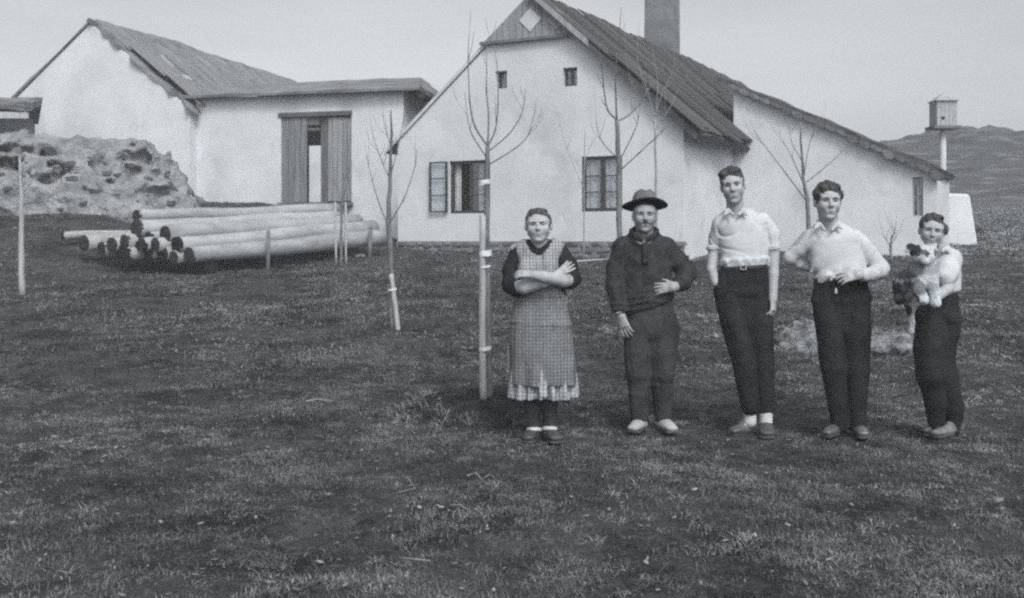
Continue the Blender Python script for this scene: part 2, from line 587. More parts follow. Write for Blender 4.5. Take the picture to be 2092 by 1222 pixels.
# the roof is covered with long old boards laid down the slope, in courses
def board_roof(fr, parent, uz0, uz1, v0, v1, width, tiers, m_, lift, seed, wild=0.0, sizes=(0.75, 1.0)):
    rs_ = random.Random(seed)
    box = bpy.data.meshes.get('roof_board')
    if box is None:
        box = MB().box(-0.5, 0.5, -0.5, 0.5, 0, 1, 0.0).build('roof_board', None).data
        bpy.data.objects.remove([o for o in bpy.data.objects if o.data is box][0])
    me = box.copy()
    me.materials.append(m_)
    S = Vector((uz1[0] - uz0[0], 0, uz1[1] - uz0[1]))
    Ln = S.length
    s_ = S / Ln
    nrm = Vector((-s_.z, 0, s_.x))
    if nrm.z < 0:
        nrm = -nrm
    W = lambda q: Vector(fr.p(q.x, q.y, q.z))
    o0 = W(Vector((0, 0, 0)))
    for t in range(tiers):
        a0, a1 = Ln * t / tiers - (0.12 if t else 0), Ln * (t + 1) / tiers
        v = v0
        while v < v1:
            w = width * rs_.uniform(*sizes)
            tw = rs_.uniform(-0.03, 0.03) * (1 + wild)
            aa, ab = a0 + rs_.uniform(-0.06, 0.06) * (t > 0), a1 + rs_.uniform(-0.10, 0.12)
            if wild and t == tiers - 1 and rs_.random() < 0.12:
                ab -= rs_.uniform(0.1, 0.5)
            c = Vector((uz0[0], v + w / 2, uz0[1])) + s_ * ((aa + ab) / 2) + nrm * (lift + 0.022 * (tiers - t - 1) * -1 + 0.03 * t + rs_.uniform(-0.008, 0.02) * (1 + wild) + 0.05 * mnoise.noise(Vector((v * 0.6, t * 3.1, seed))))
            X = W(Vector((0, 1, 0)) + s_ * tw) - o0
            Y = W(s_ - Vector((0, 1, 0)) * tw + nrm * rs_.uniform(-0.006, 0.006)) - o0
            X.normalize(); Y.normalize()
            Z = X.cross(Y)
            if Z.z < 0:
                Z = -Z
            mtx = Matrix.Translation(W(c)) @ Matrix((X, Y, Z)).transposed().to_4x4() @ Matrix.Diagonal((w * 0.97, ab - aa, rs_.uniform(0.02, 0.035), 1))
            o = bpy.data.objects.new('roof_board', me)
            C.objects.link(o)
            o.parent = parent
            o.matrix_basis = mtx
            v += w
M_rb = mat('old_roof_board', 0.045, 0.12, scale=3, rough=0.95, bump=0.5, bscale=24, island=0.28, spec=0.05, stretch=(4, 0.6, 1))
board_roof(FH, fh, (UC, ZR + 0.02), (7.20, 3.24), -0.26, HL, 0.36, 2, M_rb, 0.17, 3, wild=1.2)
# boarded tip of the gable with its lighter lozenges
zt = 5.50
hw = (ZR - zt) / (ZR - ZE) * (UC - UA)
M_tip = mat('gable_boards', 0.23, 0.31, scale=4, rough=0.9, bump=0.3, island=0.1, stretch=(5, 5, 0.5))
nb = 14
for i in range(nb):
    ua = UC - hw - 0.12 + i * (2 * hw + 0.24) / nb
    ub = ua + (2 * hw + 0.24) / nb - 0.012
    hz = lambda u: ZR - abs(u - UC) * (ZR - ZE) / (UC - UA) + 0.10
    top_a, top_b = max(hz(ua), zt + 0.01), max(hz(ub), zt + 0.01)
    MB().hull8([FH.p(ua, -0.09, zt), FH.p(ub, -0.09, zt), FH.p(ub, -0.055, zt), FH.p(ua, -0.055, zt),
                FH.p(ua, -0.09, top_a), FH.p(ub, -0.09, top_b), FH.p(ub, -0.055, top_b), FH.p(ua, -0.055, top_a)]).build('gable_board', M_tip, fh)
fbox(FH, UC - hw - 0.22, UC + hw + 0.12, -0.12, -0.001, zt - 0.06, zt).build('gable_ledge', mat('gable_ledge', 0.12, 0.18, rough=0.9), fh)
for (pu, pz, hs, m_) in ((U(1088), zf(42, 1088), 0.25, mat('pale_lozenge', 0.52, 0.6, rough=0.9)), (U(1141), zf(40, 1141), 0.22, mat('dull_lozenge', 0.32, 0.38, rough=0.9))):
    q = [(pu - hs, pz), (pu, pz - hs), (pu + hs, pz), (pu, pz + hs)]
    MB().hull8([FH.p(u, -0.112, z) for u, z in q] + [FH.p(u, -0.092, z) for u, z in q]).build('lozenge', m_, fh)
# windows
window(FH, fh, *s1, 0.16, 1, 1, frame_w=0.035)
window(FH, fh, *s2, 0.10, 2, 2, bar=0.016, frame_w=0.045)
win2 = window(FH, fh, *w2, 0.03, 2, 3, bar=0.026, frame_w=0.07)
win1 = window(FH, fh, *w1, 0.06, 2, 3, bar=0.022, frame_w=0.06, skip=(0,))
# curtains hanging inside
def curtain(parent, u0, u1, z0, z1, v):
    n = 14
    vv, ff = [], []
    for i in range(n + 1):
        u = u0 + (u1 - u0) * i / n
        w = v + 0.012 * math.sin(i * 0.9) + random.uniform(-0.002, 0.002)
        vv += [FH.p(u, w, z0), FH.p(u, w, z1), FH.p(u, w + 0.01, z0), FH.p(u, w + 0.01, z1)]
    for i in range(n):
        a, b = i * 4, i * 4 + 4
        ff += [(a, b, b + 1, a + 1), (a + 2, a + 3, b + 3, b + 2)]
    return link_mesh('curtain', mesh_from('curtain', vv, ff, True), M_curtain, parent)
wm2 = (w2[0] + w2[1]) / 2
wm = (w1[0] + w1[1]) / 2
curtain(win1, w1[0] + 0.06, w1[0] + 0.20, w1[2] + 0.03, w1[3] - 0.03, 0.16)
curtain(win1, wm + 0.10, w1[1] - 0.1, w1[2], w1[3], 0.24)
curtain(win2, w2[0] + 0.05, wm2 - 0.03, w2[2], w2[3], 0.115)
curtain(win2, wm2 + 0.05, w2[1] - 0.05, w2[2], w2[3], 0.12)
# the open casement leaf folded back on the wall
leaf = empty('window_leaf')
leaf.parent = fh
la, lb = U(881), U(917)
lz0, lz1 = zf(434, 900), zf(331, 900)
for (a, b, c, d) in ((la, lb, lz0, lz0 + 0.03), (la, lb, lz1 - 0.03, lz1), (la, la + 0.032, lz0 + 0.03, lz1 - 0.03), (lb - 0.045, lb, lz0 + 0.03, lz1 - 0.03)):
    fbox(FH, a, b, -0.085, -0.045, c, d).build('frame_bar', M_darkwood, leaf)
for j in (1, 2):
    zz = lz0 + (lz1 - lz0) * j / 3
    fbox(FH, la + 0.05, lb - 0.075, -0.075, -0.055, zz - 0.011, zz + 0.011).build('glazing_bar', M_darkwood, leaf)
for j in range(3):
    za, zb = lz0 + 0.03 + (lz1 - lz0 - 0.06) * j / 3, lz0 + 0.03 + (lz1 - lz0 - 0.06) * (j + 1) / 3
    fbox(FH, la + 0.04, lb - 0.06, -0.067, -0.063, za, zb).build('pane', glass_mat(), leaf)
# stone plinth, every stone a piece of its own
pl = fbox(FH, UA - 0.02, UB + 0.02, -0.03, 0.0, 0.7, 1.30).build('plinth', M_mortar, fh)
random.seed(11)
def stone_mesh(seed, sx, sy, sz, sub=1, amp=0.25):
    bm = bmesh.new()
    bmesh.ops.create_icosphere(bm, subdivisions=sub, radius=1)
    rs = np.random.RandomState(seed)
    for v in bm.verts:
        k = 1 + rs.uniform(-amp, amp)
        c = [math.copysign(abs(q) ** 0.6, q) for q in v.co]
        v.co = Vector((c[0] * sx * k, c[1] * sy * k, c[2] * sz * k))
    me = bpy.data.meshes.new('stone')
    bm.to_mesh(me)
    bm.free()
    return me
SM = [stone_mesh(s, 1, 1, 1) for s in range(8)]
for m_ in SM:
    m_.materials.append(M_stone)
def put_stone(parent, me, loc, scl, rz):
    o = bpy.data.objects.new('stone', me)
    C.objects.link(o)
    o.parent = parent
    o.location = loc
    o.scale = scl
    o.rotation_euler = (random.uniform(-0.15, 0.15), random.uniform(-0.2, 0.2), rz)
    return o
for row in range(3):
    u = UA
    z = 1.235 - row * 0.125
    while u < UB:
        w = random.uniform(0.14, 0.36)
        put_stone(pl, random.choice(SM), FH.p(u + w / 2, -0.035, z + random.uniform(-0.02, 0.02)), (w * 0.46, random.uniform(0.03, 0.055), random.uniform(0.045, 0.062)), -R(28))
        u += w
# chimney
cu, cv = UC - 0.45, 9.0
vc_ = []
for z in np.arange(5.0, 9.3, 0.2):                     # rendered shaft, slightly uneven
    for (a, b) in ((-1, -1), (1, -1), (1, 1), (-1, 1)):
        vc_.append(FH.p(cu + a * (0.385 + random.uniform(-0.008, 0.008)), cv + b * (0.385 + random.uniform(-0.008, 0.008)), float(z)))
nl = len(vc_) // 4
fc_ = [(l * 4 + k, l * 4 + (k + 1) % 4, l * 4 + 4 + (k + 1) % 4, l * 4 + 4 + k) for l in range(nl - 1) for k in range(4)] + [(nl * 4 - 4, nl * 4 - 3, nl * 4 - 2, nl * 4 - 1)]
ch = link_mesh('chimney', mesh_from('chimney', vc_, fc_), mat('sooty_render', 0.13, 0.22, scale=1.4, rough=0.95, bump=0.7, bscale=12, detail=9, spots=[(4.0, 0.09, 0.5, 0.57)]), fh)
fbox(FH, cu - 0.45, cu + 0.45, cv - 0.45, cv + 0.45, 9.2, 9.35).build('chimney_cap', M_mortar, fh)

# ---- the lean-to wing on its right
V0 = 3.3
wing = empty('lean_to_wing', FH.p(9, V0, 1.0))
UE = U(1912, V0)
zL, zRt = 4.66, 2.66
aw = (U(1864, V0), U(1886, V0), FH.z_at(442, U(1875, V0), V0), FH.z_at(362, U(1875, V0), V0))
link_mesh('front_wall', slab_wall(FH, [(UB + 0.003, 0.6), (UE, 0.6), (UE, zRt), (UB + 0.003, zL)], [rect(*aw)], V0, V0 + 0.4), M_white, wing)
fbox(FH, UE - 0.4, UE, V0 + 0.4, 5.2, 0.6, zRt).build('side_wall', M_white, wing)
link_mesh('side_wall', slab_wall(FH, [(UB + 0.003, 0.6), (UE, 0.6), (UE, zRt), (UB + 0.003, zL)], [], 5.6, 5.2), M_white, wing)
MB().hull8([FH.p(UB + 0.003, V0 + 0.4, 3.0), FH.p(UB + 0.25, V0 + 0.4, 3.0), FH.p(UB + 0.25, 5.2, 3.0), FH.p(UB + 0.003, 5.2, 3.0),
            FH.p(UB + 0.003, V0 + 0.4, zL), FH.p(UB + 0.25, V0 + 0.4, zL - 0.13), FH.p(UB + 0.25, 5.2, zL - 0.13), FH.p(UB + 0.003, 5.2, zL)]).build('inner_wall', M_white, wing)
sp = (zL - zRt) / (UE - UB)
link_mesh('roof', rough_sheet(FH, (UB - 0.35, V0 - 0.12, zL + 0.35 * sp), (UE + 0.06, V0 - 0.12, zRt - 0.06 * sp), (UB - 0.35, 5.8, zL + 0.35 * sp), 24, 6, 0.12, 0.05, 9.0, jag=0.04), M_roof, wing)
ww = window(FH, wing, *aw, V0 + 0.06, 2, 2, bar=0.012, frame_w=0.03, fm=mat('grey_frame', 0.25, 0.32))
random.seed(21)
for i in range(19):                                     # half-round tiles bedded along the sloping edge
    a = i / 18
    u = UB + 0.05 + a * (UE - 0.03 - UB)
    z = zL - (u - UB) * sp
    big = 1.0 if a < 0.58 else 1.55
    mb = MB()
    n = 6
    prof = [(math.cos(math.pi * k / n), math.sin(math.pi * k / n)) for k in range(n + 1)]
    vs, fs = [], []
    hw_ = 0.135
    dr = (0.07 + random.uniform(-0.02, 0.03)) * big
    for vv in (V0 - 0.17, V0 + 0.1):
        for (c, s) in prof:
            vs.append(FH.p(u + c * hw_, vv, z - c * hw_ * sp + 0.03 - s * dr))
        vs.append(FH.p(u, vv, z + 0.075))
    m2 = n + 2
    fs += [tuple(range(m2)), tuple(range(2 * m2 - 1, m2 - 1, -1))]
    for k in range(m2):
        a_, b_ = k, (k + 1) % m2
        fs.append((a_, a_ + m2, b_ + m2, b_))
    mb.v, mb.f = vs, fs
    mb.build('tile', mat('tile_edge', 0.10, 0.20, scale=6, rough=0.9, bump=0.4, island=0.3), wing)
tag(fh, 'white gabled farmhouse with dark old roof and boarded gable tip', 'house')
tag(wing, 'lower white lean-to wing with sloping tiled edge against the farmhouse', 'house')
adopt(fh)
adopt(wing)

# ================================================================== the barn on the left (turned 15 degrees)
BN = Frame(-7.98, 27.5, 15)
bn = empty('barn', BN.p(-2.9, 0, 2.0))
gl_, gr_, gc_ = -5.75, -0.1, -2.97
link_mesh('gable_wall', slab_wall(BN, [(gl_, 1.2), (gr_, 1.2), (gr_, 4.62), (gc_, 6.9), (gl_, 4.62)], [], 0.0, 0.4), M_white, bn)
fbox(BN, gr_ - 0.4, gr_, 0.4, 11, 1.2, 4.62).build('side_wall', M_white, bn)
fbox(BN, gl_, gl_ + 0.4, 0.4, 11, 1.2, 4.62).build('side_wall', M_white, bn)
link_mesh('back_wall', slab_wall(BN, [(gl_, 1.2), (gr_, 1.2), (gr_, 4.62), (gc_, 6.9), (gl_, 4.62)], [], 11.4, 11.0), M_white, bn)
link_mesh('roof', rough_sheet(BN, (gc_, -0.06, 6.92), (0.06, -0.06, 4.46), (gc_, 11.6, 6.92), 22, 40, 0.14, 0.10, 2.0, jag=0.22), M_barnroof, bn)
link_mesh('roof', rough_sheet(BN, (gc_, -0.06, 6.92), (-6.0, -0.06, 4.46), (gc_, 11.6, 6.92), 14, 40, 0.04, 0.02, 3.0, jag=0.02), M_barnroof, bn)
# ragged thatch end and pale patches where the covering is torn
for (pa, pb, dw, m_) in (((328, 118), (352, 140), 9, M_paleplank), ((330, 147), (398, 164), 5, M_paleplank)):
    k = []
    for (px, py) in ((pa[0], pa[1] - dw * 0.5), (pb[0], pb[1] - dw * 0.4), (pb[0] + 3, pb[1] + dw), (pa[0] - 3, pa[1] + dw)):
        # meet the right slope of the roof
        best = None
        for d in np.linspace(26, 40, 1400):
            w = at(px, py, d)
            du, dv = w.x - BN.o[0], w.y - BN.o[1]
            uu, vv = du * BN.c - dv * BN.s, du * BN.s + dv * BN.c
            zr = 6.92 - (uu - gc_) / (0.06 - gc_) * (6.92 - 4.46) + 0.19
            if uu > gc_ and w.z <= zr:
                best = (uu, vv, zr)
                break
        k.append(best or (-1, 1, 5.6))
    MB().hull8([BN.p(*q) for q in k] + [BN.p(q[0] + 0.03, q[1], q[2] + 0.04) for q in k]).build('roof_patch', m_, bn)
M_bb = mat('barn_roof_board', 0.15, 0.27, scale=3, rough=0.95, bump=0.5, bscale=24, island=0.12, spec=0.05, stretch=(4, 0.6, 1))
board_roof(BN, bn, (gc_, 6.92), (0.02, 4.50), 0.08, 11.5, 0.44, 3, M_bb, 0.165, 8, wild=0.4)
# wing with the plank door
bd = (BN.u_at(574, 0.3), BN.u_at(718, 0.3), BN.z_at(414, 3.3, 0.3), BN.z_at(230, 3.3, 0.3))
WE = 5.48
RE = 4.75
MB().hull8([BN.p(RE, 3.55, 5.62), BN.p(6.0, 0.02, 4.84), BN.p(6.0, 6.4, 4.46), BN.p(RE, 3.65, 5.62), BN.p(RE, 3.55, 5.72), BN.p(6.03, 0.0, 4.95), BN.p(6.03, 6.4, 4.57), BN.p(RE, 3.65, 5.72)]).build('hip_roof', M_barnroof, bn)
link_mesh('front_wall', slab_wall(BN, [(gr_ + 0.003, 1.0), (WE, 1.0), (WE, 4.90), (gr_ + 0.003, 4.90)], [rect(*bd)], 0.3, 0.75), M_white, bn)
link_mesh('side_wall', slab_wall(Frame(*BN.p(WE, 0.75, 0)[:2], 15 - 90), [(0.0, 1.0), (2.7, 1.0), (2.7, 4.86), (0.0, 4.86)], [], 0.0, 0.4), M_white, bn)
fbox(BN, gr_ + 0.003, WE, 3.5, 3.8, 1.0, 5.5).build('back_wall', M_white, bn)
link_mesh('roof', rough_sheet(BN, (gr_ - 0.3, 3.6, 5.66), (gr_ - 0.3, 0.02, 4.88), (RE, 3.6, 5.66), 14, 24, 0.07, 0.03, 4.0, jag=0.04, eave_k=(6.0 - gr_ + 0.3) / (RE - gr_ + 0.3)), M_barnroof, bn)
link_mesh('roof', rough_sheet(BN, (gr_ - 0.3, 3.6, 5.66), (gr_ - 0.3, 6.4, 4.5), (RE, 3.6, 5.66), 8, 14, 0.07, 0.03, 4.5, eave_k=(6.0 - gr_ + 0.3) / (RE - gr_ + 0.3)), M_barnroof, bn)
fbox(BN, WE + 0.402, WE + 0.55, 0.15, 0.3, 4.72, 4.87).build('rafter_end', M_darkwood, bn)
# the door: separate weathered planks, a narrow gap with a white board behind
door = empty('door')
door.parent = bn
random.seed(3)
def vplank(u0, u1, z0, z1, v, m_, nm='plank'):
    return fbox(BN, u0, u1, v, v + 0.035, z0 + random.uniform(0, 0.02), z1 - random.uniform(0, 0.015)).build(nm, m_, door)
gapA, gapB = BN.u_at(626, 0.3), BN.u_at(650, 0.3)
ub = BN.u_at(666, 0.3)
M_doorD = mat('door_plank', 0.11, 0.21, scale=3, rough=0.9, bump=0.4, bscale=25, stretch=(7, 7, 0.5), island=0.28)
M_doorP = mat('door_plank_pale', 0.22, 0.34, scale=3, rough=0.9, bump=0.4, bscale=25, stretch=(7, 7, 0.5), island=0.2)
n = 4
for i in range(n):
    a = bd[0] + 0.03 + i * (gapA - bd[0] - 0.03) / n
    vplank(a, a + (gapA - bd[0] - 0.03) / n - 0.012, bd[2], bd[3] - 0.09, 0.33 + random.uniform(0, 0.012), M_doorD)
for i in range(2):
    a = gapB + 0.02 + i * (ub - gapB - 0.02) / 2
    vplank(a, a + (ub - gapB - 0.02) / 2 - 0.01, bd[2], bd[3] - 0.09, 0.42, M_doorD)
for i in range(5):
    a = ub + 0.03 + i * (bd[1] - ub - 0.03) / 5
    vplank(a, a + (bd[1] - ub - 0.03) / 5 - 0.012, bd[2] + 0.02, bd[3] - 0.13, 0.34 + random.uniform(0, 0.015), M_doorP)
zt1, zt2 = BN.z_at(296, 3.2, 0.3), BN.z_at(262, 3.2, 0.3)
vplank(gapA + 0.005, gapB + 0.012, bd[2], zt1, 0.44, M_white, 'white_board')
fbox(BN, gapA - 0.01, gapB + 0.015, 0.38, 0.41, zt2 - 0.05, zt2 + 0.02).build('cross_bar', M_doorD, door)
vplank(gapA - 0.01, gapB + 0.015, zt2 + 0.07, bd[3] - 0.09, 0.36, M_doorD)
fbox(BN, bd[0] - 0.06, bd[1] + 0.02, 0.26, 0.40, bd[3] - 0.085, bd[3] + 0.02).build('lintel', mat('lintel_wood', 0.08, 0.13, rough=0.9, bump=0.3), door)
fbox(BN, bd[0] - 0.02, bd[1] + 0.05, 0.12, 0.42, bd[2] - 0.1, bd[2]).build('door_sill', M_stone, door)
fbox(BN, gr_ + 0.1, WE - 0.4, 0.80, 0.84, 1.2, 4.8).build('inside_shade_sheet', M_dark, bn)  # near-black sheet added behind the door as the shade of the unlit inside
tag(bn, 'white barn on the left with ragged grey roof and plank door', 'barn')
adopt(bn)

# ================================================================== SDF volumes and surface nets (rounded, organic solids)
def smin(a, b, k):
    if k <= 0:
        return np.minimum(a, b)
    h = np.maximum(k - np.abs(a - b), 0) / k
    return np.minimum(a, b) - h * h * k * 0.25

class Vol:
    def __init__(s, lo, hi, h):
        s.lo, s.h = np.array(lo, np.float32), h
        s.n = np.ceil((np.array(hi) - s.lo) / h).astype(int) + 1
        s.F = np.full(s.n, 0.3, np.float32)
        s.ax = [s.lo[i] + h * np.arange(s.n[i], dtype=np.float32) for i in range(3)]
    def sub(s, lo, hi):
        sl, g = [], []
        for i in range(3):
            a = int(max(0, math.floor((lo[i] - s.lo[i]) / s.h)))
            b = int(min(s.n[i], math.ceil((hi[i] - s.lo[i]) / s.h) + 1))
            if b <= a:
                return None, None
            sl.append(slice(a, b))
            g.append(s.ax[i][a:b])
        return tuple(sl), (g[0][:, None, None], g[1][None, :, None], g[2][None, None, :])
    def put(s, fn, lo, hi, k, op):
        m = max(k, 0) + 4 * s.h
        sl, g = s.sub(np.array(lo) - m, np.array(hi) + m)
        if sl is None:
            return s
        d = fn(*g).astype(np.float32)
        if op == 'add':
            s.F[sl] = smin(s.F[sl], d, k)
        else:
            s.F[sl] = -smin(-s.F[sl], d, k)
        return s
    def ball(s, c, r, k=0.0, op='add', rot=None):
        c = np.array(c, float)
        r = np.array([r] * 3 if np.isscalar(r) else r, float)
        rm = float(r.max())
        mn = float(r.min())
        Rm = np.array(rot) if rot is not None else np.eye(3)      # columns: local axes in world
        def fn(X, Y, Z):
            x, y, z = X - c[0], Y - c[1], Z - c[2]
            q = 0
            for i in range(3):
                l = (x * Rm[0, i] + y * Rm[1, i] + z * Rm[2, i]) / r[i]
                q = q + l * l
            return (np.sqrt(q) - 1) * mn
        return s.put(fn, c - rm, c + rm, k, op)
    def cone(s, a, b, r1, r2, k=0.0, op='add'):
        a, b = np.array(a, float), np.array(b, float)
        ab = b - a
        L2 = float(ab @ ab) + 1e-12
        def fn(X, Y, Z):
            x, y, z = X - a[0], Y - a[1], Z - a[2]
            t = np.clip((x * ab[0] + y * ab[1] + z * ab[2]) / L2, 0, 1)
            return np.sqrt((x - t * ab[0]) ** 2 + (y - t * ab[1]) ** 2 + (z - t * ab[2]) ** 2) - (r1 + (r2 - r1) * t)
        rm = max(r1, r2)
        return s.put(fn, np.minimum(a, b) - rm, np.maximum(a, b) + rm, k, op)
    def econe(s, a, b, e1, e2, xd=(1, 0, 0), k=0.0, op='add', cap=None):
        """cone of elliptic section (e1 at a, e2 at b), long axis along xd"""
        a, b = np.array(a, float), np.array(b, float)
        ab = b - a
        Ln = float(np.linalg.norm(ab)) + 1e-9
        w = ab / Ln
        x_ = np.array(xd, float)
        x_ = x_ - w * (x_ @ w)
        x_ /= np.linalg.norm(x_) + 1e-9
        y_ = np.cross(w, x_)
        mn = min(*e1, *e2)
        cp = cap or mn
        def fn(X, Y, Z):
            x, y, z = X - a[0], Y - a[1], Z - a[2]
            tt = x * w[0] + y * w[1] + z * w[2]
            t = np.clip(tt / Ln, 0, 1)
            ex = (tt - t * Ln) / cp
            lx = (x * x_[0] + y * x_[1] + z * x_[2]) / (e1[0] + (e2[0] - e1[0]) * t)
            ly = (x * y_[0] + y * y_[1] + z * y_[2]) / (e1[1] + (e2[1] - e1[1]) * t)
            return (np.sqrt(lx * lx + ly * ly + ex * ex) - 1) * mn
        rm = max(*e1, *e2, cp)
        return s.put(fn, np.minimum(a, b) - rm, np.maximum(a, b) + rm, k, op)
    def chain(s, pts, k=0.0, op='add'):
        """pts: (x, y, z, r)"""
        for p, q in zip(pts[:-1], pts[1:]):
            s.cone(p[:3], q[:3], p[3], q[3], k, op)
        return s
    def warp(s, fn, band=0.05):
        """displace the surface outwards by fn(x, y, z)"""
        I = np.nonzero(np.abs(s.F) < band)
        if len(I[0]):
            s.F[I] -= fn(s.ax[0][I[0]], s.ax[1][I[1]], s.ax[2][I[2]]).astype(np.float32)
        return s
    def mesh(s, name):
        F = s.F.copy()
        F[0], F[-1], F[:, 0], F[:, -1], F[:, :, 0], F[:, :, -1] = 0.3, 0.3, 0.3, 0.3, 0.3, 0.3
        sg = F < 0
        cnt = np.zeros(tuple(np.array(F.shape) - 1), np.int8)
        for dx in (0, 1):
            for dy in (0, 1):
                for dz in (0, 1):
                    cnt += sg[dx:F.shape[0] - 1 + dx, dy:F.shape[1] - 1 + dy, dz:F.shape[2] - 1 + dz]
        act = np.argwhere((cnt > 0) & (cnt < 8))
        if len(act) == 0:
            return bpy.data.meshes.new(name)
        idx = np.full(cnt.shape, -1, np.int32)
        idx[act[:, 0], act[:, 1], act[:, 2]] = np.arange(len(act))
        acc = np.zeros((len(act), 3), np.float32)
        num = np.zeros(len(act), np.float32)
        cs = [(i, j, k) for i in (0, 1) for j in (0, 1) for k in (0, 1)]
        for a in cs:
            for ax in range(3):
                if a[ax] == 1:
                    continue
                b = list(a)
                b[ax] = 1
                fa = F[act[:, 0] + a[0], act[:, 1] + a[1], act[:, 2] + a[2]]
                fb = F[act[:, 0] + b[0], act[:, 1] + b[1], act[:, 2] + b[2]]
                m = (fa < 0) != (fb < 0)
                t = np.where(m, fa / np.where(m, fa - fb, 1), 0)
                for d in range(3):
                    acc[:, d] += np.where(m, a[d] + (t if d == ax else 0), 0)
                num += m
        V = (act + acc / num[:, None]) * s.h + s.lo
        quads = []
        for ax in range(3):
            o1, o2 = [(1, 2), (2, 0), (0, 1)][ax]
            sA = [slice(None)] * 3
            sB = [slice(None)] * 3
            sA[ax], sB[ax] = slice(0, -1), slice(1, None)
            A, B = sg[tuple(sA)], sg[tuple(sB)]
            for flip in (0, 1):
                e = np.argwhere(A & ~B) if not flip else np.argwhere(~A & B)
                e = e[(e[:, o1] > 0) & (e[:, o2] > 0) & (e[:, o1] < F.shape[o1] - 1) & (e[:, o2] < F.shape[o2] - 1)]
                if not len(e):
                    continue
                c = []
                for (d1, d2) in ((-1, -1), (0, -1), (0, 0), (-1, 0)):
                    q = e.copy()
                    q[:, o1] += d1
                    q[:, o2] += d2
                    c.append(idx[q[:, 0], q[:, 1], q[:, 2]])
                q = np.stack(c, -1)
                quads.append(q if not flip else q[:, ::-1])
        Q = np.concatenate(quads)
        Q = Q[(Q >= 0).all(1)]
        s.V = V
        return np_mesh(name, V, Q)

# ---- the pale rubble bank in front of the barn
vm = Vol((-17, 21.0, 0.2), (-5.6, 28.2, 4.6), 0.075)
for (px, py, d, rx, ry, rz) in ((40, 400, 23.6, 2.1, 1.7, 2.25), (200, 400, 23.8, 1.9, 1.7, 2.1), (300, 425, 23.9, 1.15, 1.5, 1.95), (-160, 400, 23.8, 2.6, 2.0, 2.3),
                                (330, 470, 23.6, 1.0, 1.2, 1.7), (440, 440, 24.3, 0.75, 0.7, 0.62)):
    p = at(px, py, d)
    vm.ball((p.x, p.y, p.z - 0.55), (rx, ry, rz * 0.85), 0.35)
for (px, py, r) in ((262, 343, 0.28), (240, 312, 0.22), (268, 318, 0.18), (300, 325, 0.20), (325, 335, 0.2), (342, 360, 0.2), (118, 345, 0.28), (135, 362, 0.22), (28, 333, 0.25), (10, 305, 0.25),
                    (30, 365, 0.2), (350, 392, 0.2), (95, 370, 0.16), (205, 335, 0.14), (185, 395, 0.14), (230, 375, 0.13), (420, 395, 0.2), (70, 310, 0.14)):
    p = at(px, py, 22.75 if px < 280 else 23.1)
    vm.ball((p.x, p.y, p.z), (r * 1.5, 0.55, r * 0.50), 0.10, 'sub')
vm.warp(lambda x, y, z: 0.05 * fbm(x * 1.0, y * 1.0, z * 1.2, 2) + 0.09 * fbm(x * 2.1 + 4, y * 2.1, z * 3.2, 2) + 0.06 * fbm(x * 5.2, y * 5.2, z * 6.0, 3) - 0.05 * (np.abs(fbm(x * 1.7, y * 1.7, z * 4.0, 2)) < 0.06), 0.5)
rub = link_mesh('rubble_bank', vm.mesh('rubble_bank'), M_rock)
tag(rub, 'pale rocky bank with dark hollows in front of the barn gable', 'bank')
random.seed(31)
RS = []
for s_ in range(6):
    me = stone_mesh(40 + s_, 1, 1, 1, 2, 0.16)
    me.materials.append(M_rock)
    RS.append(me)
Vv = vm.V
fr_ = Vv[(Vv[:, 1] < 23.4) & (Vv[:, 2] > 1.5) & (Vv[:, 2] < 3.0) & (Vv[:, 0] > -12.2)]
for i in range(60):
    p = fr_[np.random.randint(len(fr_))]
    s_ = random.choice([0.03, 0.04, 0.06, 0.08]) * random.uniform(0.8, 1.2)
    o = put_stone(rub, random.choice(RS), (p[0], p[1] + 0.02, p[2] - 0.02), (s_ * 1.5, s_, s_ * 0.75), random.uniform(0, 3))

# ---- end of a thatched shed roof behind the bank
SF = Frame(at(84, 240, 25.4).x, 25.4, 0)
zs = lambda py: CAMH - (py - HY) / FPX * 25.4
shed = empty('shed', (SF.o[0], 25.4, 2.0))
M_thatch = mat('shed_thatch', 0.10, 0.26, scale=2.0, rough=0.95, bump=1.0, bdist=0.05, bscale=14, stretch=(0.7, 1, 4), spots=[(2.0, 0.34, 0.5, 0.58)])
link_mesh('thatched_roof', rough_sheet(SF, (-0.42, 1.0, zs(205)), (-0.06, -0.45, zs(232)), (-4.6, 1.0, zs(178)), 10, 40, 0.16, 0.10, 3.0, jag=0.10), M_thatch, shed)
link_mesh('thatched_roof', rough_sheet(SF, (-0.42, 1.0, zs(205)), (-1.1, 2.4, zs(232)), (-4.6, 1.0, zs(178)), 8, 30, 0.16, 0.06, 4.0), M_thatch, shed)
fbox(SF, -4.4, -0.12, -0.42, -0.36, zs(246), zs(233)).build('eave_board', M_paleplank, shed)
fbox(SF, -4.3, -1.1, -0.3, 2.2, 1.2, zs(222)).build('wall', mat('shed_wall', 0.14, 0.26, scale=2, rough=0.95, bump=0.6), shed)
tag(shed, 'weathered thatched shed roof at the left edge behind the rocky bank', 'shed')
adopt(shed)

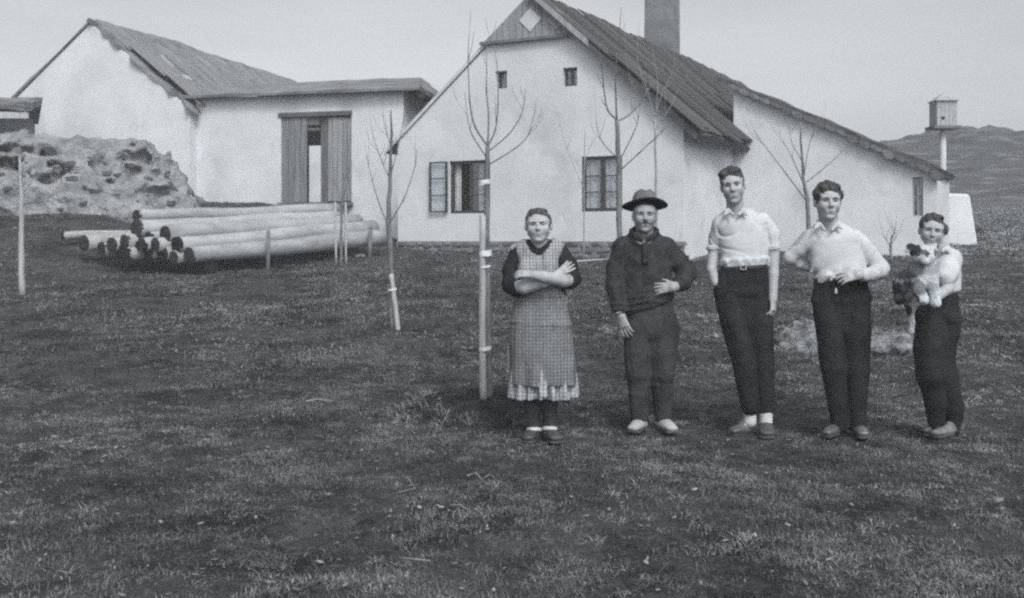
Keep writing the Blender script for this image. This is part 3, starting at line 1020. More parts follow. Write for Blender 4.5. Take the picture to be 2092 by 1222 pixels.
# ---- whitewashed block, dovecote and a dark solid in place of a shadowed gap at the right corner
p0 = at(1950, 488, 25.6)
a, b = at(1946, 488, 25.9), at(1944, 396, 25.9)
blk = MB().hull8([(a.x - 0.46, 25.5, a.z - 0.4), (a.x + 0.46, 25.45, a.z - 0.4), (a.x + 0.44, 26.3, a.z - 0.4), (a.x - 0.46, 26.3, a.z - 0.4),
                  (b.x - 0.42, 25.6, b.z + 0.01), (b.x + 0.31, 25.58, b.z - 0.02), (b.x + 0.29, 26.2, b.z - 0.02), (b.x - 0.42, 26.2, b.z + 0.02)]).build('masonry_block', M_white, bevel=0.05)
tag(blk, 'low whitewashed masonry block just beyond the corner of the lean-to wing', 'masonry')
dv = empty('dovecote', (at(1927, 490, 27.4).x, 27.4, tz(10.7, 27.4)))
dx = dv.location.x
M_pole = mat('pale_pole', 0.42, 0.55, scale=5, rough=0.9, stretch=(4, 4, 0.5))
M_dove = mat('grey_boards', 0.30, 0.40, scale=4, rough=0.9, bump=0.4)
MB().tube([(dx, 27.4, 1.0), (dx - 0.01, 27.4, 2.6), (dx, 27.4, at(0, 262, 27.4).z)], [0.085, 0.08, 0.075], 8).build('pole', M_pole, dv, True)
zb_, zt_, za_ = at(0, 260, 27.4).z, at(0, 208, 27.4).z, at(0, 190, 27.4).z
MB().box(dx - 0.33, dx + 0.33, 27.1, 27.75, zb_ - 0.05, zb_ + 0.02).build('platform', mat('dark_boards', 0.12, 0.18, rough=0.9), dv)
for i in range(5):
    xx = dx - 0.25 + i * 0.1
    MB().box(xx + 0.003, xx + 0.097, 27.16, 27.20, zb_ + 0.02, zt_, 0.004).build('board', M_dove, dv)
MB().box(dx - 0.25, dx + 0.25, 27.202, 27.66, zb_ + 0.02, zt_).build('housing', M_dove, dv)
for (ox, oz) in ((-0.1, 0.2),):
    MB().tube([(dx + ox, 27.152, zb_ + oz), (dx + ox, 27.162, zb_ + oz)], 0.045, 10).build('hole_shade_disc', M_dark, dv)  # dark disc set on the boards in place of a hole's shade
k = [(dx - 0.3, 27.1, zt_), (dx + 0.3, 27.1, zt_), (dx + 0.3, 27.72, zt_), (dx - 0.3, 27.72, zt_), (dx, 27.41, za_)]
link_mesh('pointed_roof', mesh_from('pointed_roof', k, [(0, 1, 4), (1, 2, 4), (2, 3, 4), (3, 0, 4), (3, 2, 1, 0)]), M_dove, dv)
tag(dv, 'small grey wooden dovecote with pointed roof on a pale pole', 'dovecote')
adopt(dv)
x_, y_ = on_ground(2012, 477)  # low dark solid put where a gap lies in shadow
vt2 = Vol((x_ - 0.8, y_ - 0.6, 0.6), (x_ + 0.8, y_ + 0.6, 2.4), 0.03)
zz = tz(x_, y_)
vt2.econe((x_ - 0.3, y_, zz + 0.06), (x_ + 0.42, y_ + 0.05, zz + 0.02), (0.16, 0.12), (0.06, 0.07), (0, 1, 0), 0.03)
vt2.warp(lambda x, y, z: 0.03 * fbm(x * 6, y * 6, z * 6, 2), 0.1)
tag(link_mesh('shadow_gap_shape', vt2.mesh('shadow_gap_shape'), M_darkwood), 'low dark shape standing in for a shadowed gap right of the whitewashed block', 'log')
# ================================================================== logs, posts, saplings
M_log = mat('peeled_log', 0.27, 0.42, scale=1.6, rough=0.85, bump=0.5, bscale=24, stretch=(1, 1, 2.5), island=0.14, spots=[(1.8, 0.2, 0.5, 0.57), (12.0, 0.15, 0.5, 0.60), (40.0, 0.2, 0.4, 0.58)], spec=0.1)
M_logend = mat('log_end', 0.012, 0.04, scale=9, rough=0.95, bump=0.4, island=0.5, spec=0.1)
M_post = mat('grey_post', 0.10, 0.26, scale=6, rough=0.9, bump=0.4, bscale=40, stretch=(3, 3, 0.6), spec=0.1)
M_bark = mat('sapling_bark', 0.10, 0.22, scale=14, rough=0.9, bump=0.5, bscale=60, stretch=(1, 1, 0.4), spots=[(30, 0.05, 0.5, 0.58)], spec=0.1)
M_twig = mat('twig_bark', 0.11, 0.20, scale=14, rough=0.85, spec=0.1)
M_twigp = mat('pale_twig_bark', 0.22, 0.34, scale=14, rough=0.85, spec=0.1)
M_stake = mat('peeled_stake', 0.30, 0.46, scale=6, rough=0.85, bump=0.35, bscale=50, stretch=(4, 4, 0.35), spots=[(9, 0.13, 0.5, 0.6)], spec=0.1)
M_tie = mat('white_rag', 0.62, 0.75, scale=30, rough=0.95)

random.seed(17)
LDIR = Vector(((785 - CX) * 22.3 / FPX - (387 - CX) * 18.4 / FPX, 22.3 - 18.4, 0.36))
def log(lab, px, py, d, rpx, length=1.0, dz=0.0, skew=0.0, taper=1.12):
    a = at(px, py, d)
    v = LDIR * length + Vector((skew, 0, dz))
    b = a + v
    r0 = rpx * d / FPX
    root = empty('log', tuple(a - Vector((0, 0, r0))))
    n = 18
    pts, rad = [], []
    ph = random.uniform(0, 6)
    for i in range(13):
        t = i / 12
        s_ = 0.018 * math.sin(t * 5 + ph) + 0.012 * math.sin(t * 11 + ph * 2)
        pts.append(a + v * t + Vector((s_, 0, s_ * 0.7)))
        rad.append(r0 * (1 + (taper - 1) * t) * (1 + 0.035 * math.sin(t * 17 + ph)))
    MB().tube(pts, rad, n, cap=True, wob=0.02).build('stem', M_log, root, True)
    ax = v.normalized()
    up = Vector((0, 0, 1))
    sx = ax.cross(up).normalized()
    sz = sx.cross(ax)
    vs, fs = [], []
    for k, (rr, off) in enumerate(((1.0, 0.012), (0.62, 0.02), (0.25, 0.017))):
        for j in range(14):
            th = 2 * math.pi * j / 14
            w = 1 + random.uniform(-0.04, 0.04)
            vs.append(tuple(a - ax * off + (sx * math.cos(th) + sz * math.sin(th)) * r0 * 1.01 * rr * w))
    for k in range(2):
        for j in range(14):
            fs.append((k * 14 + j, k * 14 + (j + 1) % 14, (k + 1) * 14 + (j + 1) % 14, (k + 1) * 14 + j))
    fs.append(tuple(28 + j for j in range(14)))
    vs += [tuple(Vector(q) + ax * 0.05) for q in vs[:14]]
    for j in range(14):
        fs.append((j, 42 + j, 42 + (j + 1) % 14, (j + 1) % 14))
    link_mesh('cut_end', mesh_from('cut_end', vs, fs), M_logend, root)
    tag(root, lab, 'log', 'peeled logs stacked in the yard')
    adopt(root)
    return root

log('bottom front log of the stack, its dark end nearest the camera', 387, 521, 18.4, 16.5, 1.0, -0.06, taper=1.25)
log('second log up on the front of the stack, stepped back to the left', 361, 500, 18.5, 16.0, 1.0, -0.05, taper=1.25)
log('third log up on the front of the stack, below the topmost layer', 337, 478, 18.6, 16.5, 0.98, -0.09, taper=1.2)
log('log in the bottom layer behind the front one, with a paler end', 332, 519, 18.6, 15.0, 0.97, -0.05)
log('middle bottom log of the stack with a grey centre to its end', 303, 515, 18.7, 15.0, 0.96, -0.05)
log('log wedged in the heart of the stack between upper and lower rows', 304, 487, 18.75, 13.5, 0.96, -0.07)
log('thick upper log at the back of the stack under the small topmost log', 279, 467, 18.8, 18.0, 1.0, -0.12, taper=1.1)
log('small topmost log of the stack', 279, 440, 18.9, 11.5, 1.0, -0.15, taper=1.2)
log('bottom log below the tall back column of the stack', 273, 506, 18.8, 17.5, 0.95, -0.05)
log('low log in shade between the stack and the two loose logs', 243, 514, 18.9, 13.0, 0.9, -0.05)
log('loose low log lying left of the stack, second from the left', 208, 508, 19.0, 14.0, 0.9, -0.03)
log('leftmost loose log with a round dark end', 172, 497, 19.1, 16.5, 0.9, -0.05)
log('dark log end added for the shaded gap low between the two bottom ends at the back of the stack', 290, 499, 18.55, 14.0, 0.95, -0.05)  # from here on, infill logs added: dark ends stand in for shaded gaps
log('dark log end added for the shaded gap between the second and third front logs', 318, 500, 18.5, 14.5, 0.95, -0.05)
log('low dark log end added for the shaded gap just left of the tall back column', 255, 494, 18.7, 15.0, 0.93, -0.05)
log('lowest dark log end added for the shaded gap left of the tall back column', 258, 519, 18.65, 13.5, 0.93, -0.05)
log('dark log end added for the shaded gap halfway between the loose logs and the back column', 227, 500, 18.85, 14.0, 0.92, -0.05)
log('lowest log end added below the front log for the shade under the stack', 355, 526, 18.5, 13.5, 0.95, -0.05)
log('slim pale log lying farthest left behind the leftmost round end', 128, 482, 19.9, 8.0, 0.55, -0.12, 0.5)
for i, (t, lab) in enumerate(((0.10, 'rough bearer timber under the near end of the log stack'), (0.82, 'rough bearer timber under the far end of the log stack'))):
    c0 = at(400, 545, 18.5) + LDIR * t
    g = tz(c0.x, c0.y)
    top = at(387, 521, 18.4).z + LDIR.z * t - 16.5 * 18.4 / FPX * (1 + 0.12 * t)
    side = Vector((-0.82, 0.57, 0))
    mb = MB()
    e0, e1 = c0 + side * 0.12, c0 + side * 2.1
    hh = top - g
    mb.tube([(e0.x, e0.y, g + hh / 2), ((e0.x + e1.x) / 2, (e0.y + e1.y) / 2, g + hh / 2 + 0.02), (e1.x, e1.y, g + hh / 2 + 0.04)], [hh / 2 + 0.01, hh / 2 + 0.02, hh / 2], 10, wob=0.05)
    tag(mb.build('bearer', M_darkwood, None, True), lab, 'timber')

def post(lab, px, top, bot, wpx, lean=0.0, m_=None, nm='post', grp=None, dist=None):
    x, y = on_ground(px, bot)
    if dist:
        x, y = (px - CX) / FPX * dist, dist
    d = y
    r = wpx * d / FPX / 2
    z0 = tz(x, y)
    z1 = CAMH - (top - HY) / FPX * d
    mb = MB()
    n = 7
    mb.tube([(x, y, z0 - 0.15), (x + lean * 0.4, y, (z0 + z1) / 2), (x + lean, y, z1 - r * 0.4), (x + lean * 1.05, y, z1)], [r, r * 0.98, r * 0.93, r * 0.55], n, wob=0.08)
    o = mb.build(nm, m_ or M_post, None, True)
    tag(o, lab, 'post' if nm == 'post' else 'stake', grp)
    return o
post('short wooden post holding the near part of the front log', 547, 470, 543, 9, 0.01, dist=19.42)
post('short wooden post holding the far part of the front log', 754, 462, 526, 9, 0.03, dist=21.55)
post('low thin post by the left end of the house plinth', 826, 466, 506, 6)
post('left one of two thin posts close together before the open window', 876, 470, 508, 5)
post('right one of two thin posts close together before the open window', 885, 464, 508, 6)

# pale offcuts by the posts
def chip(lab, px, py, lpx, hpx, rz, nm='stone', cat='stone', m_=None):
    x, y = on_ground(px, py)
    s_ = y / FPX
    me = stone_mesh(int(px), lpx * s_ / 2, lpx * s_ / 3.2, hpx * s_ / 2, 2, 0.15)
    o = link_mesh(nm, me, m_ or M_rock, None, (x, y, tz(x, y) + hpx * s_ * 0.25), (0, 0, rz))
    return tag(o, lab, cat)
chip('grey stone beside the foot of the near log post', 563, 532, 24, 14, 0.2)
chip('small flat pale stone left of the far log post', 735, 526, 24, 8, 0.1)
chip('pale stone lying in the grass at the bottom edge right of centre', 1905, 1217, 30, 8, 0.0)
chip('pale stone in the grass right of and below the youth', 2040, 1016, 26, 10, 0.5)

def sapling(lab, base, trunk, branches, d=None, bm_=None, trm=None, jitter=0.10, twigs=3, grp='young bare trees in the yard'):
    """trunk: [(px, py, r px)] from the ground up; branches: lists of (px, py), radius px at the root"""
    x, y = base
    root = empty('sapling', (x, y, tz(x, y)))
    s_ = y / FPX
    P = lambda px, py, dy=0.0: Vector(((px - CX) * s_, y + dy, CAMH - (py - HY) * s_))
    pts = [P(p[0], p[1]) for p in trunk]
    pts[0].z = tz(x, y) - 0.06
    # subdivide for a slightly crooked stem
    q, rr = [], []
    for i in range(len(pts) - 1):
        for j in range(4):
            t = j / 4
            v = pts[i].lerp(pts[i + 1], t)
            if 0 < j:
                v += Vector((random.uniform(-1, 1), random.uniform(-1, 1), 0)) * 1.2 * s_
            q.append(v)
            rr.append((trunk[i][2] * (1 - t) + trunk[i + 1][2] * t) * s_)
    q.append(pts[-1])
    rr.append(trunk[-1][2] * s_)
    MB().tube(q, rr, 9, wob=0.06).build('trunk', trm or M_bark, root, True)
    for br in branches:
        r0 = br[0]
        ps = br[1]
        dyt = random.uniform(-0.35, 0.35)
        pl_ = []
        m = len(ps)
        for i, (px, py) in enumerate(ps):
            pl_.append(P(px, py, dyt * i / max(1, m - 1)))
        # smooth through the points (Catmull-Rom)
        fine = []
        for i in range(m - 1):
            p0, p1, p2, p3 = pl_[max(i - 1, 0)], pl_[i], pl_[i + 1], pl_[min(i + 2, m - 1)]
            for j in range(5):
                t = j / 5
                fine.append(0.5 * ((2 * p1) + (p2 - p0) * t + (2 * p0 - 5 * p1 + 4 * p2 - p3) * t * t + (3 * p1 - p0 - 3 * p2 + p3) * t ** 3))
        fine.append(pl_[-1])
        N = len(fine)
        rad = [max(0.0014, 0.68 * r0 * s_ * (1 - 0.8 * i / (N - 1)) * (1.25 if i % 5 == 0 and i else 1.0)) for i in range(N)]
        b_ = MB().tube(fine, rad, 6).build('branch', bm_ or M_twig, root, True)
        for k in range(twigs):
            i = random.randint(N // 4, N - 2)
            st = fine[i]
            dr = (fine[i + 1] - fine[i]).normalized()
            sd = Vector((random.uniform(-1, 1), random.uniform(-1, 1), 0.25)).normalized()
            dv_ = (dr * 0.7 + sd * 0.8).normalized()
            ln = random.uniform(18, 50) * s_
            MB().tube([st, st + dv_ * ln * 0.5 + Vector((0, 0, 0.01)), st + dv_ * ln * 0.8 + Vector((0, 0, ln * 0.25)), st + dv_ * ln + Vector((0, 0, ln * 0.5))],
                      [rad[i] * 0.7, rad[i] * 0.5, 0.0018, 0.0012], 5).build('twig', bm_ or M_twig, b_, True)
    tag(root, lab, 'tree', grp)
    adopt(root)
    return root

def stake(lab, pts, wpx, y, ties=()):
    """pole beside a sapling: [(px, py)] from the ground up"""
    s_ = y / FPX
    q = [Vector(((px - CX) * s_, y, CAMH - (py - HY) * s_)) for px, py in pts]
    q[0].z -= 0.06
    root = empty('tree_stake', tuple(q[0]))
    fine, rad = [], []
    for i in range(len(q) - 1):
        for j in range(5):
            t = j / 5
            fine.append(q[i].lerp(q[i + 1], t) + Vector((random.uniform(-1, 1), 0, 0)) * 0.5 * s_)
            rad.append(wpx * s_ / 2 * (1 - 0.12 * t))
    fine.append(q[-1])
    rad.append(wpx * s_ / 2 * 0.85)
    MB().tube(fine, rad, 8, wob=0.07).build('pole', M_stake, root, True)
    for (px, py, w, h) in ties:
        c = Vector(((px - CX) * s_, y + 0.015, CAMH - (py - HY) * s_))
        mb = MB()
        ring = 12
        vs, fs = [], []
        for lv in (-0.5, 0.0, 0.5):
            for j in range(ring):
                th = 2 * math.pi * j / ring
                wv = 1 + random.uniform(-0.06, 0.06)
                vs.append((c.x + math.cos(th) * w * s_ / 2 * wv, c.y + math.sin(th) * 0.05 * wv, c.z + lv * h * s_ + random.uniform(-1, 1) * 0.6 * s_ + math.cos(th) * s_ * 1.5))
        for l in range(2):
            for j in range(ring):
                fs.append((l * ring + j, l * ring + (j + 1) % ring, (l + 1) * ring + (j + 1) % ring, (l + 1) * ring + j))
        mb.v, mb.f = vs, fs
        mb.build('tie', M_tie, root, True)
    tag(root, lab, 'stake', 'stakes beside the young trees')
    adopt(root)

random.seed(23)
x1, y1 = -0.18, 8.06
b1 = (x1, y1)
k1 = HY + (CAMH - tz(x1, y1)) * FPX / y1
sapling('staked bare sapling on the earth mound left of the woman', b1,
        [(997, k1, 9), (996, 700, 8), (995, 520, 7), (994, 362, 5.5), (996, 298, 4.5)],
        [(3.2, [(996, 298), (971, 260), (961, 213), (958, 128), (960, 80)]), (3.4, [(996, 300), (998, 238), (993, 179), (993, 140), (991, 75)]),
         (3.0, [(997, 298), (1012, 264), (1017, 213), (1016, 140), (1006, 78)]), (2.2, [(996, 338), (1048, 306), (1078, 277), (1092, 230), (1094, 205)]),
         (2.0, [(997, 310), (1039, 277), (1063, 243), (1071, 213), (1072, 195)]), (2.0, [(994, 322), (967, 281), (958, 251), (953, 200)])], twigs=2)
stake('pale peeled stake tied to the sapling left of the woman', [(987, k1), (985, 640), (986, 440)], 15, y1 - 0.07,
      [(990, 372, 24, 8), (991, 518, 26, 12), (991, 545, 24, 4), (991, 712, 26, 8)])
b2 = on_ground(806, 672)
k2 = HY + (CAMH - tz(*b2)) * FPX / b2[1]
sapling('bare sapling between the log stack and the mound, seen before the house corner', b2,
        [(802, k2, 5.5), (801, 580, 6), (797, 500, 5.5), (793, 460, 5), (797, 362, 3.8), (800, 272, 2.6), (799, 225, 1.4)],
        [(2.0, [(796, 365), (778, 328), (759, 277), (750, 235)]), (2.0, [(793, 462), (776, 413), (763, 362), (757, 320)]), (2.0, [(795, 458), (827, 404), (850, 340), (855, 310)]),
         (1.8, [(798, 360), (814, 298), (827, 238), (832, 210)]), (1.5, [(799, 300), (786, 262), (778, 225)])], twigs=3)
stake('pale leaning stake at the foot of the sapling in front of the log ends', [(814, k2 + 4), (806, 610), (799, 560)], 11, b2[1] - 0.05, [(801, 592, 18, 5)])
b3 = (1.22, 12.0)
sapling('tall bare sapling behind the man in the hat', b3,
        [(1268, 640, 7), (1266, 481, 6), (1265, 340, 5.5), (1260, 245, 4.2)],
        [(2.8, [(1260, 245), (1241, 226), (1233, 191), (1229, 157), (1222, 119), (1215, 50)]), (3.0, [(1260, 246), (1256, 149), (1260, 98), (1266, 22)]),
         (2.6, [(1260, 248), (1286, 234), (1312, 204), (1335, 160), (1342, 100)]), (2.2, [(1265, 330), (1295, 272), (1307, 238), (1315, 180)]),
         (2.2, [(1265, 350), (1303, 315), (1348, 272), (1372, 250)]), (1.8, [(1263, 325), (1231, 294), (1218, 264), (1214, 235)])], twigs=3)
b3b = (1.39, 21.3)
sapling('very thin pale sapling near the house wall, seen between the woman and the hatted man', b3b,
        [(1192, 520, 1.5), (1193, 400, 1.3), (1194, 310, 1.1), (1194, 265, 0.8)],
        [(1.2, [(1193, 385), (1172, 340), (1150, 281), (1135, 221)]), (1.0, [(1193, 370), (1180, 330), (1163, 290)]), (1.0, [(1194, 330), (1206, 300), (1212, 262)])], twigs=2,
        bm_=M_twigp, trm=M_twigp)
b3c = (2.05, 15.5)
sapling('thin pale sapling whose twigs cross the dark roof above the hat', b3c,
        [(1342, 560, 3), (1340, 380, 2.6), (1338, 240, 2.2)],
        [(1.6, [(1338, 242), (1320, 180), (1300, 120), (1305, 45)]), (1.6, [(1338, 240), (1352, 190), (1375, 140), (1373, 95)]), (1.5, [(1338, 245), (1345, 170), (1338, 120)]),
         (1.3, [(1339, 262), (1365, 225), (1392, 170)]), (1.3, [(1338, 255), (1310, 215), (1280, 150), (1272, 60)])], twigs=4, bm_=M_twigp, trm=M_twigp)
b4 = (4.72, 17.5)
sapling('bare sapling behind and between the two young men in white shirts', b4,
        [(1653, 560, 5.5), (1652, 455, 4.8), (1650, 408, 4.2), (1641, 366, 3.2), (1637, 298, 2.2), (1635, 250, 1.2)],
        [(2.2, [(1648, 412), (1603, 353), (1556, 294), (1535, 265)]), (2.0, [(1648, 372), (1680, 349), (1722, 315), (1740, 298)]), (1.8, [(1641, 374), (1612, 323), (1578, 272)]),
         (1.6, [(1642, 366), (1648, 306), (1660, 255)]), (1.5, [(1639, 330), (1622, 290), (1618, 250)])], twigs=3)
b5 = on_ground(698, 543)
k5 = HY + (CAMH - tz(*b5)) * FPX / b5[1]
sapling('thin sapling between two slim stakes in front of the logs', b5, [(698, k5, 3.2), (697, 470, 2.6), (699, 410, 2.0), (702, 350, 1.2)],
        [(1.1, [(698, 420), (688, 380), (684, 340)]), (1.1, [(699, 410), (712, 375), (718, 335)]), (1.0, [(700, 390), (704, 350), (703, 310)])], twigs=2)
stake('slim dark stake left of the thin sapling in front of the logs', [(686, k5 - 10), (685, 413)], 5, b5[1] - 0.1)
stake('slim stake right of the thin sapling in front of the logs', [(707, k5 - 6), (706, 413)], 5, b5[1] + 0.1)
b6 = on_ground(45, 602)
k6 = HY + (CAMH - tz(*b6)) * FPX / b6[1]
sapling('pale sapling at the left edge in front of the rocky bank', b6, [(46, k6, 7), (43, 500, 5.5), (44, 400, 4.0), (40, 320, 2.0)],
        [(1.6, [(44, 405), (25, 372), (8, 330)]), (1.6, [(44, 400), (62, 365), (80, 325)]), (1.4, [(43, 380), (50, 340), (46, 290)])], twigs=3, trm=M_stake)
b7 = (7.68, 21.6)
sapling('tiny leafless shrub at the foot of the lean-to wing', b7, [(1820, 520, 3), (1819, 500, 2.6), (1822, 480, 1.4)],
        [(1.4, [(1820, 505), (1808, 492), (1800, 482)]), (1.4, [(1820, 500), (1830, 488), (1836, 475)]), (1.2, [(1821, 490), (1824, 470), (1822, 455)])], twigs=4)

# bare earth heaped round the staked sapling, its front face's shade put into the dark colour
mx_, my_ = np.meshgrid(np.arange(-0.95, 0.68, 0.025), np.arange(7.45, 8.85, 0.025), indexing='ij')
mq = np.exp(-(((mx_ + 0.14) / 0.66) ** 2 + ((my_ - 8.14) / 0.52) ** 2) ** 3)
mz = terrain(mx_, my_) + 0.012 - 0.05 * (mq < 0.10) - 0.05 * (mq < 0.04) + 0.012 * fbm(mx_ * 14, my_ * 14, 0.5, 2)
ii, jj = np.meshgrid(np.arange(mx_.shape[0] - 1), np.arange(mx_.shape[1] - 1), indexing='ij')
k0 = (ii * mx_.shape[1] + jj).ravel()
mnd = link_mesh('earth_mound', np_mesh('earth_mound', np.stack([mx_, my_, mz], -1).reshape(-1, 3), np.stack([k0, k0 + mx_.shape[1], k0 + mx_.shape[1] + 1, k0 + 1], -1)),
                mat('dug_earth_shade', 0.016, 0.05, scale=9, rough=0.97, bump=1.0, bscale=60, detail=10, spots=[(40, 0.10, 0.5, 0.58)], spec=0.03))  # soil colour, darkened further to carry the shade of the steep front
tag(mnd, 'fresh earth, coloured darker for its shaded face, heaped round the foot of the staked sapling', kind='structure')

# heap of dry brush behind the two young men
hx0, hy0 = on_ground(1735, 716)
vh = Vol((hx0 - 1.3, hy0 - 0.7, -0.2), (hx0 + 1.3, hy0 + 0.9, 1.1), 0.025)
g0 = tz(hx0, hy0)
for (px, py, rx, rz) in ((1640, 690, 0.26, 0.20), (1668, 668, 0.22, 0.28), (1710, 700, 0.3, 0.15), (1790, 704, 0.28, 0.12), (1840, 706, 0.2, 0.10)):
    p = at(px, py, hy0 + 0.2)
    vh.ball((p.x, hy0 + 0.2, g0 + 0.02), (rx, 0.32, rz), 0.12)
vh.warp(lambda x, y, z: 0.05 * fbm(x * 6, y * 6, z * 9, 3), 0.15)
heap = empty('brush_heap', (hx0, hy0, g0))
M_straw = mat('dry_straw', 0.10, 0.30, scale=9, rough=0.95, bump=0.8, bscale=40, spots=[(12, 0.05, 0.6, 0.55)], spec=0.05)
hm = link_mesh('heap_core', vh.mesh('heap_core'), M_straw, heap)
HV = vh.V[vh.V[:, 2] > g0 - 0.02]
mb = MB()
random.seed(9)
for i in range(900):
    p = Vector(HV[random.randrange(len(HV))])
    a = random.uniform(0, 6.28)
    dv_ = Vector((math.cos(a), math.sin(a), random.uniform(-0.3, 0.5))) * random.uniform(0.05, 0.17)
    w = random.uniform(0.002, 0.005)
    mb.hull8([p + Vector(q) * w for q in ((-1, -1, 0), (1, -1, 0), (1, 1, 0), (-1, 1, 0))] + [p + dv_ + Vector(q) * w * 0.5 for q in ((-1, -1, 1), (1, -1, 1), (1, 1, 1), (-1, 1, 1))])
tag(mb.build('straw', mat('straw_stem', 0.22, 0.42, scale=20, rough=0.9), heap), kind='stuff')
tag(heap, 'low heap of dry brush behind the two young men in white', 'heap')
adopt(heap)

# a pale pole lying in the grass behind the woman, and a small dark box by the house
xa, ya = on_ground(1148, 541)
xb, yb = on_ground(1246, 533)
tag(MB().tube([(xa, ya, tz(xa, ya) + 0.04), ((xa + xb) / 2, (ya + yb) / 2, (tz(xa, ya) + tz(xb, yb)) / 2 + 0.05), (xb, yb, tz(xb, yb) + 0.04)], [0.022, 0.02, 0.016], 7).build('fallen_pole', M_stake, None, True),
    'thin pale pole lying in the grass between the woman and the man in the hat', 'pole')
xk, yk = on_ground(1427, 556)
zk = tz(xk, yk)
kb = empty('box', (xk, yk, zk))
MB().box(xk - 0.12, xk + 0.12, yk - 0.12, yk + 0.14, zk - 0.05, zk + 0.17, 0.004).build('crate_body', M_darkwood, kb)
MB().hull8([(xk - 0.15, yk - 0.15, zk + 0.175), (xk + 0.16, yk - 0.15, zk + 0.24), (xk + 0.16, yk + 0.17, zk + 0.24), (xk - 0.15, yk + 0.17, zk + 0.175),
            (xk - 0.15, yk - 0.15, zk + 0.20), (xk + 0.16, yk - 0.15, zk + 0.265), (xk + 0.16, yk + 0.17, zk + 0.265), (xk - 0.15, yk + 0.17, zk + 0.20)]).build('slanting_lid', M_plank, kb)
tag(kb, 'small dark wooden box with slanting lid on the grass behind the hatted man', 'box')
adopt(kb)
# ================================================================== PEOPLE
M_skin = mat('skin', 0.34, 0.42, scale=9, rough=0.6, bump=0.05, bscale=160, spec=0.35, contrast=(0.3, 0.7))
M_skin2 = mat('tanned_skin', 0.26, 0.34, scale=9, rough=0.6, bump=0.05, bscale=160, spec=0.35, contrast=(0.3, 0.7))
M_hair = mat('dark_hair', 0.025, 0.06, scale=30, rough=0.5, bump=0.6, bscale=90, stretch=(1, 1, 0.35), spec=0.4)
M_hairw = mat('greying_hair', 0.03, 0.085, scale=30, rough=0.55, bump=0.6, bscale=90, stretch=(1, 0.35, 1), spec=0.4)
M_eye = mat('eye', 0.025, 0.04, rough=0.3, spec=0.5)
M_lip = mat('lip', 0.12, 0.15, rough=0.6)
M_shirt = mat('white_shirt', 0.47, 0.55, scale=6, rough=0.9, bump=0.25, bscale=26, spec=0.1)
M_trous = mat('dark_trousers', 0.014, 0.030, scale=7, rough=0.9, bump=0.35, bscale=34, spec=0.12, spots=[(6, 0.07, 0.35, 0.62)])
M_trous2 = mat('worn_trousers', 0.026, 0.060, scale=6, rough=0.92, bump=0.4, bscale=30, spec=0.1, spots=[(5, 0.10, 0.4, 0.58)])
M_sweat = mat('wool_sweater', 0.030, 0.060, scale=16, rough=0.97, bump=0.6, bscale=130, spec=0.05)
M_dress = mat('black_dress', 0.016, 0.028, scale=7, rough=0.9, bump=0.3, bscale=40, spec=0.1)
M_stock = mat('dark_stocking', 0.04, 0.06, scale=9, rough=0.9, spec=0.1)
M_shoe = mat('dark_leather', 0.035, 0.075, scale=8, rough=0.5, bump=0.2, bscale=60, spec=0.4)
M_shoeS = mat('polished_leather', 0.05, 0.16, scale=7, rough=0.33, bump=0.1, bscale=60, spec=0.6)
M_shoeP = mat('dusty_pale_shoe', 0.28, 0.42, scale=10, rough=0.9, bump=0.3, bscale=60, spec=0.1)
M_sock = mat('pale_sock', 0.50, 0.6, scale=30, rough=0.95, bump=0.3, bscale=120)
M_belt = mat('belt_leather', 0.02, 0.03, rough=0.5, spec=0.4)
M_metal = mat('dull_buckle', 0.3, 0.4, rough=0.35, spec=0.6)
M_hatc = mat('felt_hat', 0.09, 0.16, scale=14, rough=0.95, bump=0.3, bscale=80)
M_hatb = mat('felt_brim', 0.022, 0.035, scale=14, rough=0.95, bump=0.3, bscale=80)
M_ribbon = mat('hat_ribbon', 0.28, 0.36, rough=0.8)

def check_mat(name, lo, hi, cell):
    """woven, finely patterned cotton: small checks with noise"""
    m = mat(name, lo, hi, scale=12, rough=0.95, bump=0.3, bscale=60, spec=0.05)
    t = m.node_tree
    b = t.nodes['Principled BSDF']
    src = b.inputs['Base Color'].links[0].from_socket
    tc = t.nodes.new('ShaderNodeTexCoord')
    prev = src
    for ax, sc, amt in (('X', cell, 0.26), ('Z', cell, 0.20)):
        wv = t.nodes.new('ShaderNodeTexWave')
        wv.wave_type = 'BANDS'
        wv.bands_direction = ax
        wv.inputs['Scale'].default_value = sc
        wv.inputs['Distortion'].default_value = 2.5
        wv.inputs['Detail'].default_value = 2
        wv.inputs['Detail Scale'].default_value = 3.0
        t.links.new(tc.outputs['Object'], wv.inputs['Vector'])
        mr = t.nodes.new('ShaderNodeMapRange')
        mr.inputs['To Min'].default_value = 1 - amt
        mr.inputs['To Max'].default_value = 1 + amt
        t.links.new(wv.outputs[1], mr.inputs['Value'])
        mx = t.nodes.new('ShaderNodeMix')
        mx.data_type = 'RGBA'
        mx.blend_type = 'MULTIPLY'
        mx.inputs['Factor'].default_value = 1
        t.links.new(prev, mx.inputs[6])
        t.links.new(mr.outputs[0], mx.inputs[7])
        prev = mx.outputs[2]
    t.links.new(prev, b.inputs['Base Color'])
    return m
M_apron = check_mat('apron_cotton', 0.135, 0.185, 14.0)
M_vest = check_mat('bib_cotton', 0.21, 0.30, 15.0)
M_under = check_mat('underskirt', 0.26, 0.36, 12.0)

HB, HC = 0.0052, 0.0062          # voxel of bodies and of clothes

